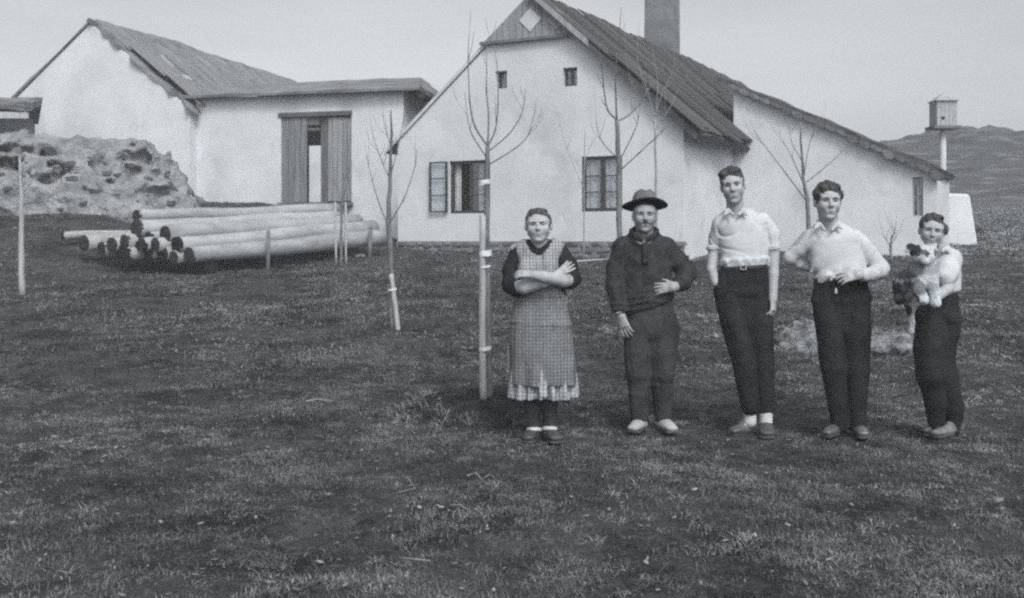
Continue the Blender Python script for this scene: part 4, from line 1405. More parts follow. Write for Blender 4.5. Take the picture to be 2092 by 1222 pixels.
class Fig:
    """a person standing at distance d; points are given as they are seen (px, py) plus a depth dy, stored in metres from the feet"""
    def __init__(s, cx, d, label):
        s.cx, s.d, s.s = cx, d, d / FPX
        s.root = empty('person', ((cx - CX) * d / FPX, d, 0.0))
        s.g = tz((cx - CX) * d / FPX, d)
        s.root.location.z = s.g
        tag(s.root, label, 'person', 'people posing in a row')
    def p(s, px, py, dy=0.0):
        k = 1 + dy / s.d                       # keep the outline where it is seen when a point lies nearer or farther
        X = (px - CX) * s.s * k - (s.cx - CX) * s.s
        return np.array((X, dy, CAMH - (py - HY) * s.s * k - s.g))
    def q(s, px, py, dy, r):
        return tuple(s.p(px, py, dy)) + (r * s.s,)
    def vol(s, x0, x1, y0, y1, dy0=-0.42, dy1=0.3, h=HC):
        a, b = s.p(x0, y1), s.p(x1, y0)
        return Vol((a[0] - 0.03, dy0, max(a[2] - 0.03, -0.05)), (b[0] + 0.03, dy1, b[2] + 0.03), h)
    def add(s, name, v, m, parent=None):
        me = v.mesh(name) if isinstance(v, Vol) else v
        return link_mesh(name, me, m, parent or s.root)

def rotm(yaw, pitch, roll):
    return np.array(Matrix.Rotation(R(yaw), 3, 'Z') @ Matrix.Rotation(R(roll), 3, 'Y') @ Matrix.Rotation(R(pitch), 3, 'X'))

class Head:
    def __init__(s, c, H, yaw=0, pitch=0, roll=0, width=1.0, jaw=1.0):
        s.c, s.H, s.R, s.w, s.jaw = np.array(c, float), H, rotm(yaw, pitch, roll), width, jaw
    def P(s, x, y, z):
        return s.c + s.R @ (np.array((x * s.w, y, z)) * s.H)
    def skin(s, V, smile=0.0):
        H, w = s.H, s.w
        B = lambda p, r, k, op='add': V.ball(s.P(*p), np.array([r] * 3 if np.isscalar(r) else r) * H * np.array((w, 1, 1)), k * H, op, s.R)
        Cn = lambda a, b, r1, r2, k, op='add': V.cone(s.P(*a), s.P(*b), r1 * H, r2 * H, k * H, op)
        B((0, 0.06, 0.15), (0.335, 0.41, 0.345), 0.05)
        V.econe(s.P(0, -0.13, 0.12), s.P(0, -0.165, -0.32), (0.285 * H * w, 0.235 * H), (0.195 * H * w * s.jaw, 0.175 * H), s.R[:, 0], 0.10 * H)
        for q in (-1, 1):
            B((q * 0.20 * s.jaw, -0.06, -0.21), 0.10, 0.14)
            B((q * 0.155, -0.255, -0.11), 0.10, 0.14)
            B((q * 0.345, 0.05, -0.02), (0.04, 0.085, 0.13), 0.03)
        B((0, -0.28, -0.42), (0.10, 0.085, 0.075), 0.09)
        Cn((-0.18, -0.325, 0.10), (0.18, -0.325, 0.10), 0.045, 0.045, 0.07)
        for q in (-1, 1):
            B((q * 0.135, -0.43, 0.02), (0.092, 0.105, 0.052), 0.06, 'sub')
            B((q * 0.14, -0.275, 0.015), (0.072, 0.062, 0.055), 0.03)
        Cn((0, -0.345, 0.06), (0, -0.452, -0.10), 0.034, 0.046, 0.05)
        for q in (-1, 1):
            B((q * 0.046, -0.395, -0.122), 0.036, 0.03)
        Cn((-0.07, -0.325, -0.235 + smile * 0.5), (0.07, -0.325, -0.235 + smile * 0.5), 0.042, 0.042, 0.08)
        Cn((-0.055, -0.325, -0.305), (0.055, -0.325, -0.305), 0.042, 0.042, 0.08)
        B((0, -0.40, -0.355), (0.10, 0.05, 0.025), 0.04, 'sub')
        if smile:
            for q in (-1, 1):
                V.cone(s.P(q * 0.105, -0.40, -0.13), s.P(q * 0.17, -0.365, -0.25), 0.012 * H, 0.014 * H, 0.03 * H, 'sub')
    def features(s, fig, brow=M_hair, squint=1.0, mouth=0.0):
        H = s.H
        for q in (-1, 1):
            v = Vol(s.P(q * 0.14, -0.33, 0.03) - 0.1 * H - 0.02, s.P(q * 0.14, -0.33, 0.03) + 0.1 * H + 0.02, 0.0020)
            v.ball(s.P(q * 0.137, -0.322, 0.016), np.array((0.060 * s.w, 0.032, 0.026 * squint)) * H, 0, 'add', s.R)
            fig.add('eye', v, M_eye)
            v = Vol(s.P(q * 0.14, -0.36, 0.10) - 0.13 * H - 0.02, s.P(q * 0.14, -0.36, 0.10) + 0.13 * H + 0.02, 0.0024)
            v.cone(s.P(q * 0.055, -0.384, 0.088), s.P(q * 0.14, -0.375, 0.106), 0.017 * H, 0.019 * H)
            v.cone(s.P(q * 0.14, -0.375, 0.106), s.P(q * 0.225, -0.315, 0.085), 0.019 * H, 0.010 * H)
            fig.add('eyebrow', v, brow)
        v = Vol(s.P(0, -0.39, -0.26) - 0.17 * H, s.P(0, -0.39, -0.26) + 0.17 * H, 0.0022)
        cz = -0.27 + 0.028 * mouth
        for q in (-1, 1):
            v.cone(s.P(q * (0.095 + 0.02 * mouth), -0.362, cz), s.P(0, -0.384, -0.272), 0.014 * H, 0.017 * H, 0.004)
        fig.add('mouth', v, M_lip)
        if mouth > 1.5:
            v = Vol(s.P(0, -0.39, -0.26) - 0.17 * H, s.P(0, -0.39, -0.26) + 0.17 * H, 0.0022)
            for q in (-1, 1):
                v.cone(s.P(q * 0.09, -0.368, -0.248), s.P(0, -0.392, -0.262), 0.010 * H, 0.015 * H)
            fig.add('teeth', v, mat('teeth', 0.42, 0.5, rough=0.5))
    def hair(s, fig, m, line=0.30, thick=0.035, side=-0.02, extra=(), vol=0.0, part=None, amp=0.03, back=-0.3):
        """swept-back cap: hairline height, thickness, how low it reaches beside the face"""
        H = s.H
        v = Vol(s.c - 0.75 * H, s.c + 0.85 * H, 0.0036)
        v.ball(s.P(0, 0.07, 0.155), np.array(((0.335 + thick) * s.w, 0.41 + thick, 0.345 + thick + vol)) * H, 0, 'add', s.R)
        v.ball(s.P(0, 0.2, 0.0), np.array((0.30 * s.w, 0.30, 0.36)) * H, 0.1 * H, 'add', s.R)
        for (p, r) in extra:
            v.ball(s.P(*p), np.array(r) * H, 0.06 * H, 'add', s.R)
        # cut the face free
        v.ball(s.P(0, -0.42, line - 0.37), np.array((0.292 * s.w, 0.42, 0.37)) * H, 0.07 * H, 'sub', s.R)
        v.ball(s.P(0, -0.30, side - 0.52), np.array((0.62, 0.42, 0.50)) * H, 0.03 * H, 'sub', s.R)
        v.ball(s.P(0, 0.0, back - 0.55), np.array((0.8, 0.8, 0.45)) * H, 0.03 * H, 'sub', s.R)
        Ri = s.R
        def strands(x, y, z):
            p = np.stack([x, y, z], 0) - s.c[:, None]
            l = Ri.T @ p / H
            return H * (0.6 * amp * vnoise(l[0] * 9 + 2 * l[2], l[1] * 2.0, l[2] * 3) + 0.45 * amp * vnoise(l[0] * 34 + 4 * l[2], l[1] * 4, l[2] * 6) + 0.25 * amp * vnoise(l[0] * 70, l[1] * 8, l[2] * 12))
        v.warp(strands, 0.03)
        return fig.add('hair', v, m)

def unit(a):
    a = np.array(a, float)
    return a / (np.linalg.norm(a) + 1e-9)

def hand(V, w, d, n, side, L=0.175, curl=0.6, spread=0.16, thumb=0.7):
    """palm and five fingers: w wrist, d pointing direction, n back of the hand, side +1/-1 where the thumb sits"""
    d = unit(d)
    n = np.array(n, float)
    n = unit(n - d * (n @ d))
    s = np.cross(d, n) * side
    w = np.array(w, float)
    V.econe(w - d * 0.01, w + d * 0.46 * L, (0.15 * L, 0.11 * L), (0.215 * L, 0.085 * L), s, 0.012)
    for off, ln, cx in ((0.165, 0.40, 0.95), (0.055, 0.45, 1.0), (-0.055, 0.42, 1.05), (-0.155, 0.33, 1.15)):
        p = w + d * 0.48 * L + s * off * L
        dr = unit(d + s * off * spread * 6)
        r = 0.052 * L
        for seg, frac in ((0, 0.44), (1, 0.32), (2, 0.24)):
            ang = curl * cx * (0.5 if seg == 0 else 0.8)
            dr = unit(dr * math.cos(ang) - n * math.sin(ang)) if ang > 0 else dr
            # rotate the local normal with the finger
            q = p + dr * ln * L * frac
            V.cone(p, q, r, r * 0.9, 0.004)
            p, r = q, r * 0.9
            n_ = n
        del n_
    p = w + d * 0.14 * L + s * 0.15 * L
    dr = unit(d * 0.75 + s * thumb - n * 0.25)
    q = p + dr * 0.22 * L
    V.cone(p, q, 0.07 * L, 0.055 * L, 0.01)
    dr = unit(dr + d * 0.5 - n * 0.2)
    V.cone(q, q + dr * 0.19 * L, 0.055 * L, 0.045 * L, 0.004)

def bil(x, y, z):
    return np.sqrt(np.abs(vnoise(x, y, z)) + 1e-4) - 0.55

def folds(amp, fx, fy, fz, seed=0.0, o=2):
    return lambda x, y, z: amp * (fbm(x * fx + seed, y * fy + seed, z * fz - seed, o))

def shoe(fig, heel, toe, w, m, h=11, name='shoe', sole=True):
    """heel, toe: (px, py, dy) of the sole; w half width px; h instep height px"""
    a, b = fig.p(*heel), fig.p(*toe)
    a[2] = max(a[2], 0.0)
    b[2] = max(b[2], 0.0)
    a[2] = b[2] = min(a[2], 0.012)
    s = fig.s
    v = Vol(np.minimum(a, b) - 0.09, np.maximum(a, b) + np.array((0.09, 0.09, 0.14)), 0.0045)
    dr = b - a
    L = np.linalg.norm(dr)
    u = dr / L
    sd = np.cross(u, (0, 0, 1))
    up = np.array((0, 0, 1.0))
    W = w * s * 0.88
    v.econe(a + u * W + up * 0.034, b - u * W * 0.8 + up * 0.030, (W * 0.86, 0.030), (W * 0.92, 0.021), sd, 0.01)
    v.cone(a + u * W * 0.9 + up * (h * s), b - u * L * 0.40 + up * 0.032, W * 0.86, W * 0.62, 0.03)
    v.cone(a + u * W * 0.9 + up * 0.04, a + u * W * 1.0 + up * (h * s + 0.03), W * 0.85, W * 0.82, 0.02)
    v.F = np.maximum(v.F, -(v.ax[2][None, None, :] - 0.004) * np.ones_like(v.F))
    v.warp(lambda x, y, z: 0.0025 * fbm(x * 25, y * 25, z * 40, 2), 0.02)
    o = fig.add(name, v, m)
    if sole:
        v2 = Vol(np.minimum(a, b) - 0.09, np.maximum(a, b) + np.array((0.09, 0.09, 0.06)), 0.005)
        v2.econe(a + u * W + up * 0.004, b - u * W * 0.8 + up * 0.004, (W * 0.95, 0.014), (W * 1.08, 0.014), sd, 0)
        fig.add('sole', v2, M_shoe, o)
    return o

# ------------------------------------------------------------------ 1. the woman with folded arms
f = Fig(1108, 7.16, 'woman in dark dress and patterned apron with folded arms')
hd = Head(f.p(1100, 462, -0.03), 0.216, yaw=-4, pitch=-2, roll=-2, width=1.10, jaw=1.02)
vb = f.vol(1015, 1190, 425, 915, -0.36, 0.25, HB)
hd.skin(vb, smile=0.03)
vb.cone(hd.P(0, 0.10, -0.15), f.p(1101, 512, 0.03), 0.055, 0.062, 0.03)
vb.econe(f.p(1101, 520, 0.02), f.p(1106, 600, 0.02), (34 * f.s, 22 * f.s), (38 * f.s, 26 * f.s), (1, 0, 0), 0.04)
vb.econe(f.p(1106, 600, 0.02), f.p(1108, 690, 0.02), (38 * f.s, 26 * f.s), (44 * f.s, 32 * f.s), (1, 0, 0), 0.04)
# forearm A: right elbow across to the left, in front; forearm B behind it, hand on the far upper arm
vb.chain([f.q(1150, 524, 0.02, 12), f.q(1169, 574, -0.07, 13), f.q(1150, 573, -0.15, 13.5), f.q(1112, 566, -0.235, 11.5), f.q(1092, 562, -0.235, 9)], 0.008)
vb.chain([f.q(1052, 524, 0.02, 12), f.q(1050, 586, -0.07, 14), f.q(1072, 587, -0.15, 13.5), f.q(1110, 577, -0.19, 11), f.q(1138, 563, -0.185, 9)], 0.008)
hand(vb, f.p(1092, 562, -0.235), (-1, 0.12, 0.12), (0, -0.6, 0.8), 1, 0.15, 0.45, thumb=0.35)
hand(vb, f.p(1136, 564, -0.185), (0.82, 0.05, 0.62), (0.2, -1, 0.2), 1, 0.15, 0.25, thumb=0.5)
for (xa, xb) in ((1087, 1090), (1122, 1122)):
    vb.chain([f.q(xa, 690, 0.02, 22), f.q(xa, 790, 0.0, 18), f.q(xb, 870, 0.02, 11), f.q(xb, 892, 0.0, 11)], 0.01)
body = f.add('body', vb, M_skin)
hd.features(f, brow=M_hairw, squint=0.8, mouth=1.3)
hd.hair(f, M_hairw, line=0.345, thick=0.036, side=0.06, extra=(((0, 0.42, 0.0), (0.16, 0.12, 0.15)), ((-0.12, -0.02, 0.46), (0.14, 0.2, 0.06)), ((0.14, -0.02, 0.46), (0.14, 0.2, 0.06))), amp=0.03, back=-0.22)
# black dress: bodice and sleeves
vd = f.vol(1012, 1196, 485, 640, -0.30, 0.26)
vd.econe(f.p(1101, 520, 0.025), f.p(1106, 612, 0.02), (42 * f.s, 30 * f.s), (50 * f.s, 36 * f.s), (1, 0, 0), 0.03)
vd.cone(f.p(1066, 516, 0.03), f.p(1136, 516, 0.03), 17 * f.s, 17 * f.s, 0.04)
vd.cone(f.p(1082, 505, 0.03), f.p(1120, 505, 0.03), 15 * f.s, 15 * f.s, 0.03)
vd.chain([f.q(1056, 520, 0.03, 17), f.q(1046, 552, 0.0, 20), f.q(1046, 580, -0.05, 20), f.q(1055, 590, -0.09, 17.5)], 0.02)
vd.chain([f.q(1146, 518, 0.03, 17), f.q(1160, 545, 0.0, 19), f.q(1168, 570, -0.05, 17.5), f.q(1164, 576, -0.085, 15.5)], 0.02)
vd.cone(f.p(1100, 519, -0.10), f.p(1100, 486, -0.05), 1.5 * f.s, 20 * f.s, 0.008, 'sub')
vd.cone(f.p(1100, 492, 0.02), f.p(1100, 470, 0.02), 0.058, 0.075, 0.01, 'sub')
vd.warp(lambda x, y, z: 0.012 * bil(x * 10 + z * 9, y * 8, z * 6 - x * 5), 0.03)
f.add('dress', vd, M_dress)
# patterned bib with a deep V
vv = f.vol(1030, 1170, 490, 625, -0.26, 0.22)
vv.econe(f.p(1101, 516, 0.015), f.p(1106, 612, 0.012), (45 * f.s, 35 * f.s), (52 * f.s, 41 * f.s), (1, 0, 0), 0.03)
vv.cone(f.p(1062, 512, 0.02), f.p(1138, 512, 0.02), 19 * f.s, 19 * f.s, 0.04)
for q in (1081, 1123):
    vv.ball(f.p(q, 552, -0.085), (0.07, 0.055, 0.075), 0.06)
vv.cone(f.p(1101, 540, -0.155), f.p(1100, 488, -0.07), 1.0 * f.s, 30 * f.s, 0.004, 'sub')
vv.cone(f.p(1100, 492, 0.03), f.p(1100, 465, 0.03), 0.085, 0.10, 0.01, 'sub')
for sx, xx in ((-1, 1040), (1, 1160)):      # armholes
    vv.ball(f.p(xx, 556, 0.01), (24 * f.s, 0.16, 52 * f.s), 0.01, 'sub')
vv.warp(folds(0.009, 24, 10, 8, 4.1), 0.03)
f.add('bib', vv, M_vest)
# skirt below, apron over it
def skirt(x0, x1, prof, y0, y1, amp, freq, seed, cut=None, hem=0.0):
    v = f.vol(x0, x1, y0, y1, -0.32, 0.32)
    for (pa, pb) in zip(prof[:-1], prof[1:]):
        v.econe(f.p(pa[0], pa[1], pa[4]), f.p(pb[0], pb[1], pb[4]), (pa[2] * f.s, pa[3] * f.s), (pb[2] * f.s, pb[3] * f.s), (1, 0, 0), 0.02, cap=0.03)
    c = f.p(1108, 700)
    def pleat(x, y, z):
        th = np.arctan2(y, x - c[0])
        low = np.clip((c[2] + 0.1 - z) / 0.45, 0, 1)
        return amp * low * np.sin(th * freq + 2.2 * vnoise(th * 1.5 + seed, z * 1.5, 0.3)) + amp * 0.45 * fbm(th * 3 + seed, z * 5, 0.7, 2) + amp * 0.8 * bil(th * 3.2 + seed, z * 1.6 + th * 0.6, 0.4)
    v.warp(pleat, 0.06)
    zb = f.p(0, y1)[2]
    zz = v.ax[2][None, None, :]
    wob = hem * np.sin(v.ax[0][:, None, None] * 26 + seed) if hem else 0
    v.F = np.maximum(v.F, (zb + wob) - zz)
    return v
f.add('skirt', skirt(1020, 1200, [(1106, 612, 46, 38, 0.015), (1104, 665, 61, 47, 0.01), (1112, 830, 69, 54, 0.0)], 600, 811, 0.020, 15, 2.0, hem=0.006), M_under)
f.add('apron', skirt(1015, 1205, [(1106, 606, 51, 42, 0.012), (1103, 662, 65, 51, 0.0), (1112, 810, 71, 57, -0.012)], 598, 783, 0.012, 9, 6.0, hem=0.004), M_apron)
v = f.vol(1085, 1130, 775, 820, -0.28, 0.0, 0.004)
v.econe(f.p(1108, 778, -0.175), f.p(1111, 810, -0.19), (9 * f.s, 0.008), (8 * f.s, 0.007), (1, 0, 0), 0)
f.add('apron_string', v, M_under)
vl = f.vol(1050, 1150, 780, 900, -0.15, 0.15, 0.005)
for (xa, xb) in ((1087, 1090), (1122, 1123)):
    vl.chain([f.q(xa, 780, 0.0, 20), f.q(xa, 830, 0.0, 17), f.q(xb, 872, 0.02, 13.5), f.q(xb, 890, 0.0, 13)], 0.01)
f.add('stockings', vl, M_stock)
for (h_, t_) in (((1091, 893, 0.06), (1076, 908, -0.14)), ((1121, 892, 0.06), (1140, 907, -0.15))):
    shoe(f, h_, t_, 15, M_shoe, 12)
for (xx, yy) in ((1091, 877), (1123, 875)):
    v = f.vol(xx - 25, xx + 25, yy - 15, yy + 15, -0.1, 0.12, 0.0045)
    v.econe(f.p(xx, yy - 2, 0.015), f.p(xx, yy + 4, 0.01), (15.5 * f.s, 15.5 * f.s), (15.5 * f.s, 15.5 * f.s), (1, 0, 0), 0, cap=0.006)
    f.add('sock', v, M_sock)

# ------------------------------------------------------------------ 2. the man in the hat
f = Fig(1335, 7.58, 'man in felt hat and dark wool sweater, hand on hip')
hd = Head(f.p(1317, 441, -0.03), 0.232, yaw=-3, pitch=0, roll=1, width=0.98)
vb = f.vol(1230, 1425, 385, 890, -0.36, 0.25, HB)
hd.skin(vb)
vb.cone(hd.P(0, 0.10, -0.15), f.p(1317, 500, 0.03), 0.06, 0.065, 0.03)
vb.econe(f.p(1316, 510, 0.02), f.p(1325, 600, 0.02), (40 * f.s, 25 * f.s), (38 * f.s, 26 * f.s), (1, 0, 0), 0.04)
vb.econe(f.p(1325, 600, 0.02), f.p(1330, 655, 0.02), (34 * f.s, 22 * f.s), (34 * f.s, 22 * f.s), (1, 0, 0), 0.04)
vb.chain([f.q(1268, 502, 0.03, 14), f.q(1258, 565, 0.02, 12), f.q(1264, 620, -0.05, 10), f.q(1268, 645, -0.07, 9)], 0.01)
hand(vb, f.p(1268, 643, -0.07), (0.32, -0.25, -1), (-0.55, -0.8, 0.1), 1, 0.18, 0.4, thumb=0.5)
vb.chain([f.q(1366, 502, 0.03, 14), f.q(1404, 556, 0.03, 12), f.q(1386, 582, -0.06, 10), f.q(1374, 588, -0.11, 9)], 0.01)
hand(vb, f.p(1380, 585, -0.105), (-1, -0.05, -0.12), (0.05, -1, 0.25), 1, 0.175, 0.32, thumb=0.6)
for xs in ((1303, 1307, 1308), (1353, 1352, 1353)):
    vb.chain([f.q(xs[0], 665, 0.02, 17), f.q(xs[1], 780, 0.0, 13), f.q(xs[2], 862, 0.02, 10)], 0.01)
f.add('body', vb, M_skin2)
hd.features(f, squint=0.8)
v = Vol(hd.P(0, -0.40, -0.19) - 0.06, hd.P(0, -0.40, -0.19) + 0.06, 0.003)  # dark hair shape standing in for the moustache-like shadow on the lip
for q in (-1, 1):
    v.cone(hd.P(0.0, -0.425, -0.185), hd.P(q * 0.15, -0.352, -0.24), 0.024 * hd.H, 0.015 * hd.H, 0.008)
v.warp(folds(0.0015, 200, 60, 60), 0.01)
f.add('moustache_shade', v, M_hair)
hd.hair(f, M_hair, line=0.2, thick=0.015, side=0.02, amp=0.01, back=-0.25)
# hat: tilted back so the underside of the brim shows
hat = empty('hat')
hat.parent = f.root
hc = f.p(1317, 418, 0.02)
hat.location = hc
hat.rotation_euler = (R(-13), R(1), R(6))
def lathe(prof, n=40, fx=None):
    vs, fs = [], []
    for (r, z) in prof:
        for j in range(n):
            th = 2 * math.pi * j / n
            p = (math.cos(th) * r, math.sin(th) * r * 1.12, z)
            vs.append(fx(p, th, r) if fx else p)
    for i in range(len(prof) - 1):
        for j in range(n):
            fs.append((i * n + j, i * n + (j + 1) % n, (i + 1) * n + (j + 1) % n, (i + 1) * n + j))
    fs.append(tuple((len(prof) - 1) * n + j for j in range(n)))
    fs.append(tuple(j for j in range(n))[::-1])
    return mesh_from('lathe', vs, fs, True)
HS = f.s
def brimfx(p, th, r):
    k = max(0, (r - 26 * HS)) / (22 * HS)
    return (p[0], p[1], p[2] - k * k * 0.012 * abs(math.cos(th)) ** 2 + 0.004 * math.sin(3 * th) * k)
link_mesh('brim', lathe([(22 * HS, -0.004), (34 * HS, -0.006), (46.5 * HS, -0.006), (47 * HS, -0.001), (46 * HS, 0.004), (30 * HS, 0.006), (22 * HS, 0.006)], fx=brimfx), M_hatb, hat)
def crownfx(p, th, r):
    x, y, z = p
    if z > 0.055:
        pinch = max(0, -math.sin(th)) ** 2
        x *= 1 - 0.30 * pinch
        z -= 0.02 * math.exp(-(x / 0.02) ** 2) * (1 if r < 24 * HS else 0.2)
        z += 0.012 * -math.sin(th)
    return (x, y, z)
link_mesh('crown', lathe([(25 * HS, 0.0), (25.5 * HS, 0.012), (24.5 * HS, 0.045), (21 * HS, 0.078), (16 * HS, 0.092), (9 * HS, 0.096), (2 * HS, 0.09)], fx=crownfx), M_hatc, hat)
link_mesh('ribbon', lathe([(25.6 * HS, 0.006), (26.3 * HS, 0.007), (26.3 * HS, 0.022), (25.6 * HS, 0.023)]), M_ribbon, hat)
# sweater
vs_ = f.vol(1225, 1432, 455, 645, -0.32, 0.28)
vs_.econe(f.p(1316, 512, 0.03), f.p(1322, 610, 0.02), (52 * f.s, 33 * f.s), (53 * f.s, 39 * f.s), (1, 0, 0), 0.03)
vs_.econe(f.p(1322, 610, 0.02), f.p(1327, 624, 0.02), (54 * f.s, 40 * f.s), (52 * f.s, 38 * f.s), (1, 0, 0), 0.02, cap=0.03)
vs_.cone(f.p(1276, 502, 0.03), f.p(1356, 503, 0.03), 19 * f.s, 19 * f.s, 0.05)
vs_.cone(f.p(1300, 486, 0.03), f.p(1332, 486, 0.03), 18 * f.s, 18 * f.s, 0.03)
vs_.chain([f.q(1272, 506, 0.03, 21), f.q(1258, 548, 0.03, 19), f.q(1256, 585, 0.0, 18), f.q(1263, 622, -0.05, 15), f.q(1266, 634, -0.06, 14)], 0.025)
vs_.chain([f.q(1362, 505, 0.03, 21), f.q(1388, 535, 0.04, 19.5), f.q(1404, 558, 0.03, 18), f.q(1395, 576, -0.02, 16), f.q(1386, 583, -0.07, 14)], 0.025)
vs_.cone(f.p(1317, 488, -0.02), f.p(1317, 458, -0.02), 0.06, 0.10, 0.01, 'sub')
vs_.warp(lambda x, y, z: 0.005 * fbm((x + z) * 8, y * 7, (z - 0.6 * x) * 9, 2) + 0.010 * bil((z + 0.5 * x) * 14 + 2 * vnoise(x * 6, y * 6, z * 4), y * 5, (x - 0.4 * z) * 4) , 0.04)
vs_.warp(lambda x, y, z: 0.0025 * np.sin(z * 150 + 5 * vnoise(x * 5, y * 5, z * 3)) * (z < f.p(0, 590)[2]), 0.03)
f.add('sweater', vs_, M_sweat)
vc = f.vol(1275, 1360, 455, 505, -0.2, 0.2, 0.005)
for q in (-1, 1):
    pts = [(1316 + q * 4, 490, -0.115), (1316 + q * 20, 482, -0.095), (1316 + q * 28, 474, -0.02), (1316 + q * 18, 468, 0.07), (1316, 466, 0.085)]
    for a, b in zip(pts[:-1], pts[1:]):
        vc.econe(f.p(*a), f.p(*b), (7 * f.s, 0.009), (8 * f.s, 0.009), (0.0, -0.35, 1), 0.006)
f.add('collar', vc, M_sweat)
vk = f.vol(1305, 1330, 486, 545, -0.22, 0.0, 0.0045)
vk.econe(f.p(1318, 498, -0.098), f.p(1320, 536, -0.112), (6.5 * f.s, 0.012), (6.5 * f.s, 0.010), (1, 0, 0), 0)
f.add('placket', vk, M_sweat)
v = f.vol(1250, 1285, 625, 650, -0.16, 0.05, 0.0045)
v.econe(f.p(1266, 637, -0.062), f.p(1267, 641, -0.066), (12 * f.s, 12 * f.s), (12 * f.s, 12 * f.s), (1, 0, 0), 0, cap=0.006)
f.add('cuff', v, M_shirt)
# breeches gathered at the knee, leggings below
vt_ = f.vol(1262, 1400, 615, 865, -0.25, 0.25)
vt_.econe(f.p(1327, 628, 0.02), f.p(1331, 672, 0.02), (50 * f.s, 35 * f.s), (55 * f.s, 33 * f.s), (1, 0, 0), 0.03)
vt_.econe(f.p(1331, 672, 0.03), f.p(1331, 700, 0.03), (52 * f.s, 30 * f.s), (32 * f.s, 24 * f.s), (1, 0, 0), 0.03)
vt_.chain([f.q(1302, 668, 0.02, 30), f.q(1302, 720, 0.0, 27), f.q(1306, 765, -0.01, 25.5), f.q(1307, 782, 0.0, 22), f.q(1307, 800, 0.01, 22), f.q(1307, 852, 0.02, 17.5)], 0.006)
vt_.chain([f.q(1357, 668, 0.02, 31), f.q(1355, 720, 0.0, 28), f.q(1352, 765, -0.01, 25.5), f.q(1351, 782, 0.0, 22), f.q(1353, 800, 0.01, 22), f.q(1354, 850, 0.02, 18)], 0.006)
vt_.warp(lambda x, y, z: 0.005 * fbm(x * 9, y * 9, z * 7, 2) + 0.012 * bil(x * 13 + z * 2.4 + vnoise(x * 7, y * 7, z * 3), y * 9, z * 1.8), 0.04)
vt_.warp(lambda x, y, z: 0.006 * np.maximum(0, fbm(x * 6 + z * 8, y * 6, z * 22, 2)) * (z < f.p(0, 760)[2]) * (z > f.p(0, 815)[2]), 0.03)
f.add('breeches', vt_, M_trous2)
for (h_, t_) in (((1311, 866, 0.06), (1291, 882, -0.16)), ((1352, 866, 0.06), (1378, 884, -0.17))):
    shoe(f, h_, t_, 15.5, M_shoeP, 13)

# ------------------------------------------------------------------ shared pieces of the two young men in white shirts
def collar(f, c, w, drop, dy=-0.07, m=None):
    """open shirt collar: a band round the neck and two points"""
    v = f.vol(c[0] - w * 2.2, c[0] + w * 2.2, c[1] - 26, c[1] + drop + 16, -0.22, 0.2, 0.0048)
    for q in (-1, 1):
        pts = [(c[0] + q * w * 0.35, c[1] + drop * 0.55, dy - 0.025), (c[0] + q * w * 0.75, c[1] + 3, dy + 0.0), (c[0] + q * w, c[1] - 3, dy + 0.07), (c[0] + q * w * 0.5, c[1] - 9, dy + 0.145), (c[0], c[1] - 10, dy + 0.15)]
        for a, b in zip(pts[:-1], pts[1:]):
            v.econe(f.p(*a), f.p(*b), (3.5 * f.s, 0.007), (5 * f.s, 0.007), (0.0, -0.2, 1), 0.006)
        v.econe(f.p(c[0] + q * w * 0.85, c[1] + 2, dy + 0.0), f.p(c[0] + q * w * 1.25, c[1] + 11, dy - 0.012), (7 * f.s, 0.010), (2.5 * f.s, 0.008), (q * 1, -0.2, 0.4), 0.006)
    return f.add('collar', v, m or M_shirt)

def belt(f, x0, x1, y, ry, h=9, tilt=0.0, dy=0.02, buckle=None):
    c = (x0 + x1) / 2
    v = f.vol(x0 - 8, x1 + 8, y - 14, y + 14, -0.25, 0.25, 0.005)
    w = (x1 - x0) / 2
    v.econe(f.p(c, y - h / 2 + 1, dy), f.p(c + 0.5, y + h / 2 - 1, dy), (w * f.s, ry * f.s), (w * f.s, ry * f.s), (1, 0, 0), 0, cap=0.004)
    b = f.add('belt', v, M_belt)
    if buckle:
        p = f.p(buckle, y, dy - ry * f.s)
        mb = MB()
        for (a0, a1, b0, b1) in ((-0.02, 0.02, 0.012, 0.017), (-0.02, 0.02, -0.017, -0.012), (-0.02, -0.015, -0.012, 0.012), (0.015, 0.02, -0.012, 0.012)):
            mb.box(p[0] + a0, p[0] + a1, p[1] - 0.012, p[1] - 0.002, p[2] + b0, p[2] + b1)
        mb.build('buckle', M_metal, b)
    return b

# ------------------------------------------------------------------ 3. the tall young man, sleeves rolled, one hand in his pocket
f = Fig(1535, 7.47, 'tall young man in white rolled-sleeve shirt, hand in pocket')
hd = Head(f.p(1497, 380, -0.03), 0.242, yaw=-14, pitch=4, roll=-7, width=0.93, jaw=0.98)
vb = f.vol(1435, 1605, 335, 892, -0.34, 0.25, HB)
hd.skin(vb)
vb.cone(hd.P(0, 0.08, -0.15), f.p(1505, 440, 0.03), 0.056, 0.062, 0.03)
vb.econe(f.p(1512, 460, 0.02), f.p(1522, 550, 0.02), (40 * f.s, 24 * f.s), (36 * f.s, 24 * f.s), (1, 0, 0), 0.04)
vb.econe(f.p(1522, 550, 0.02), f.p(1520, 605, 0.02), (32 * f.s, 20 * f.s), (32 * f.s, 20 * f.s), (1, 0, 0), 0.04)
vb.chain([f.q(1468, 456, 0.03, 13), f.q(1458, 512, 0.07, 11.5), f.q(1454, 550, 0.04, 10), f.q(1462, 578, 0.02, 9)], 0.01)
hand(vb, f.p(1463, 578, 0.02), (0.55, 0.0, -1), (-0.8, -0.5, 0), 1, 0.16, 0.3, thumb=0.3)
vb.chain([f.q(1565, 456, 0.03, 13), f.q(1580, 512, 0.02, 12.5), f.q(1580, 560, -0.01, 10.5), f.q(1579, 612, -0.04, 8.5)], 0.01)
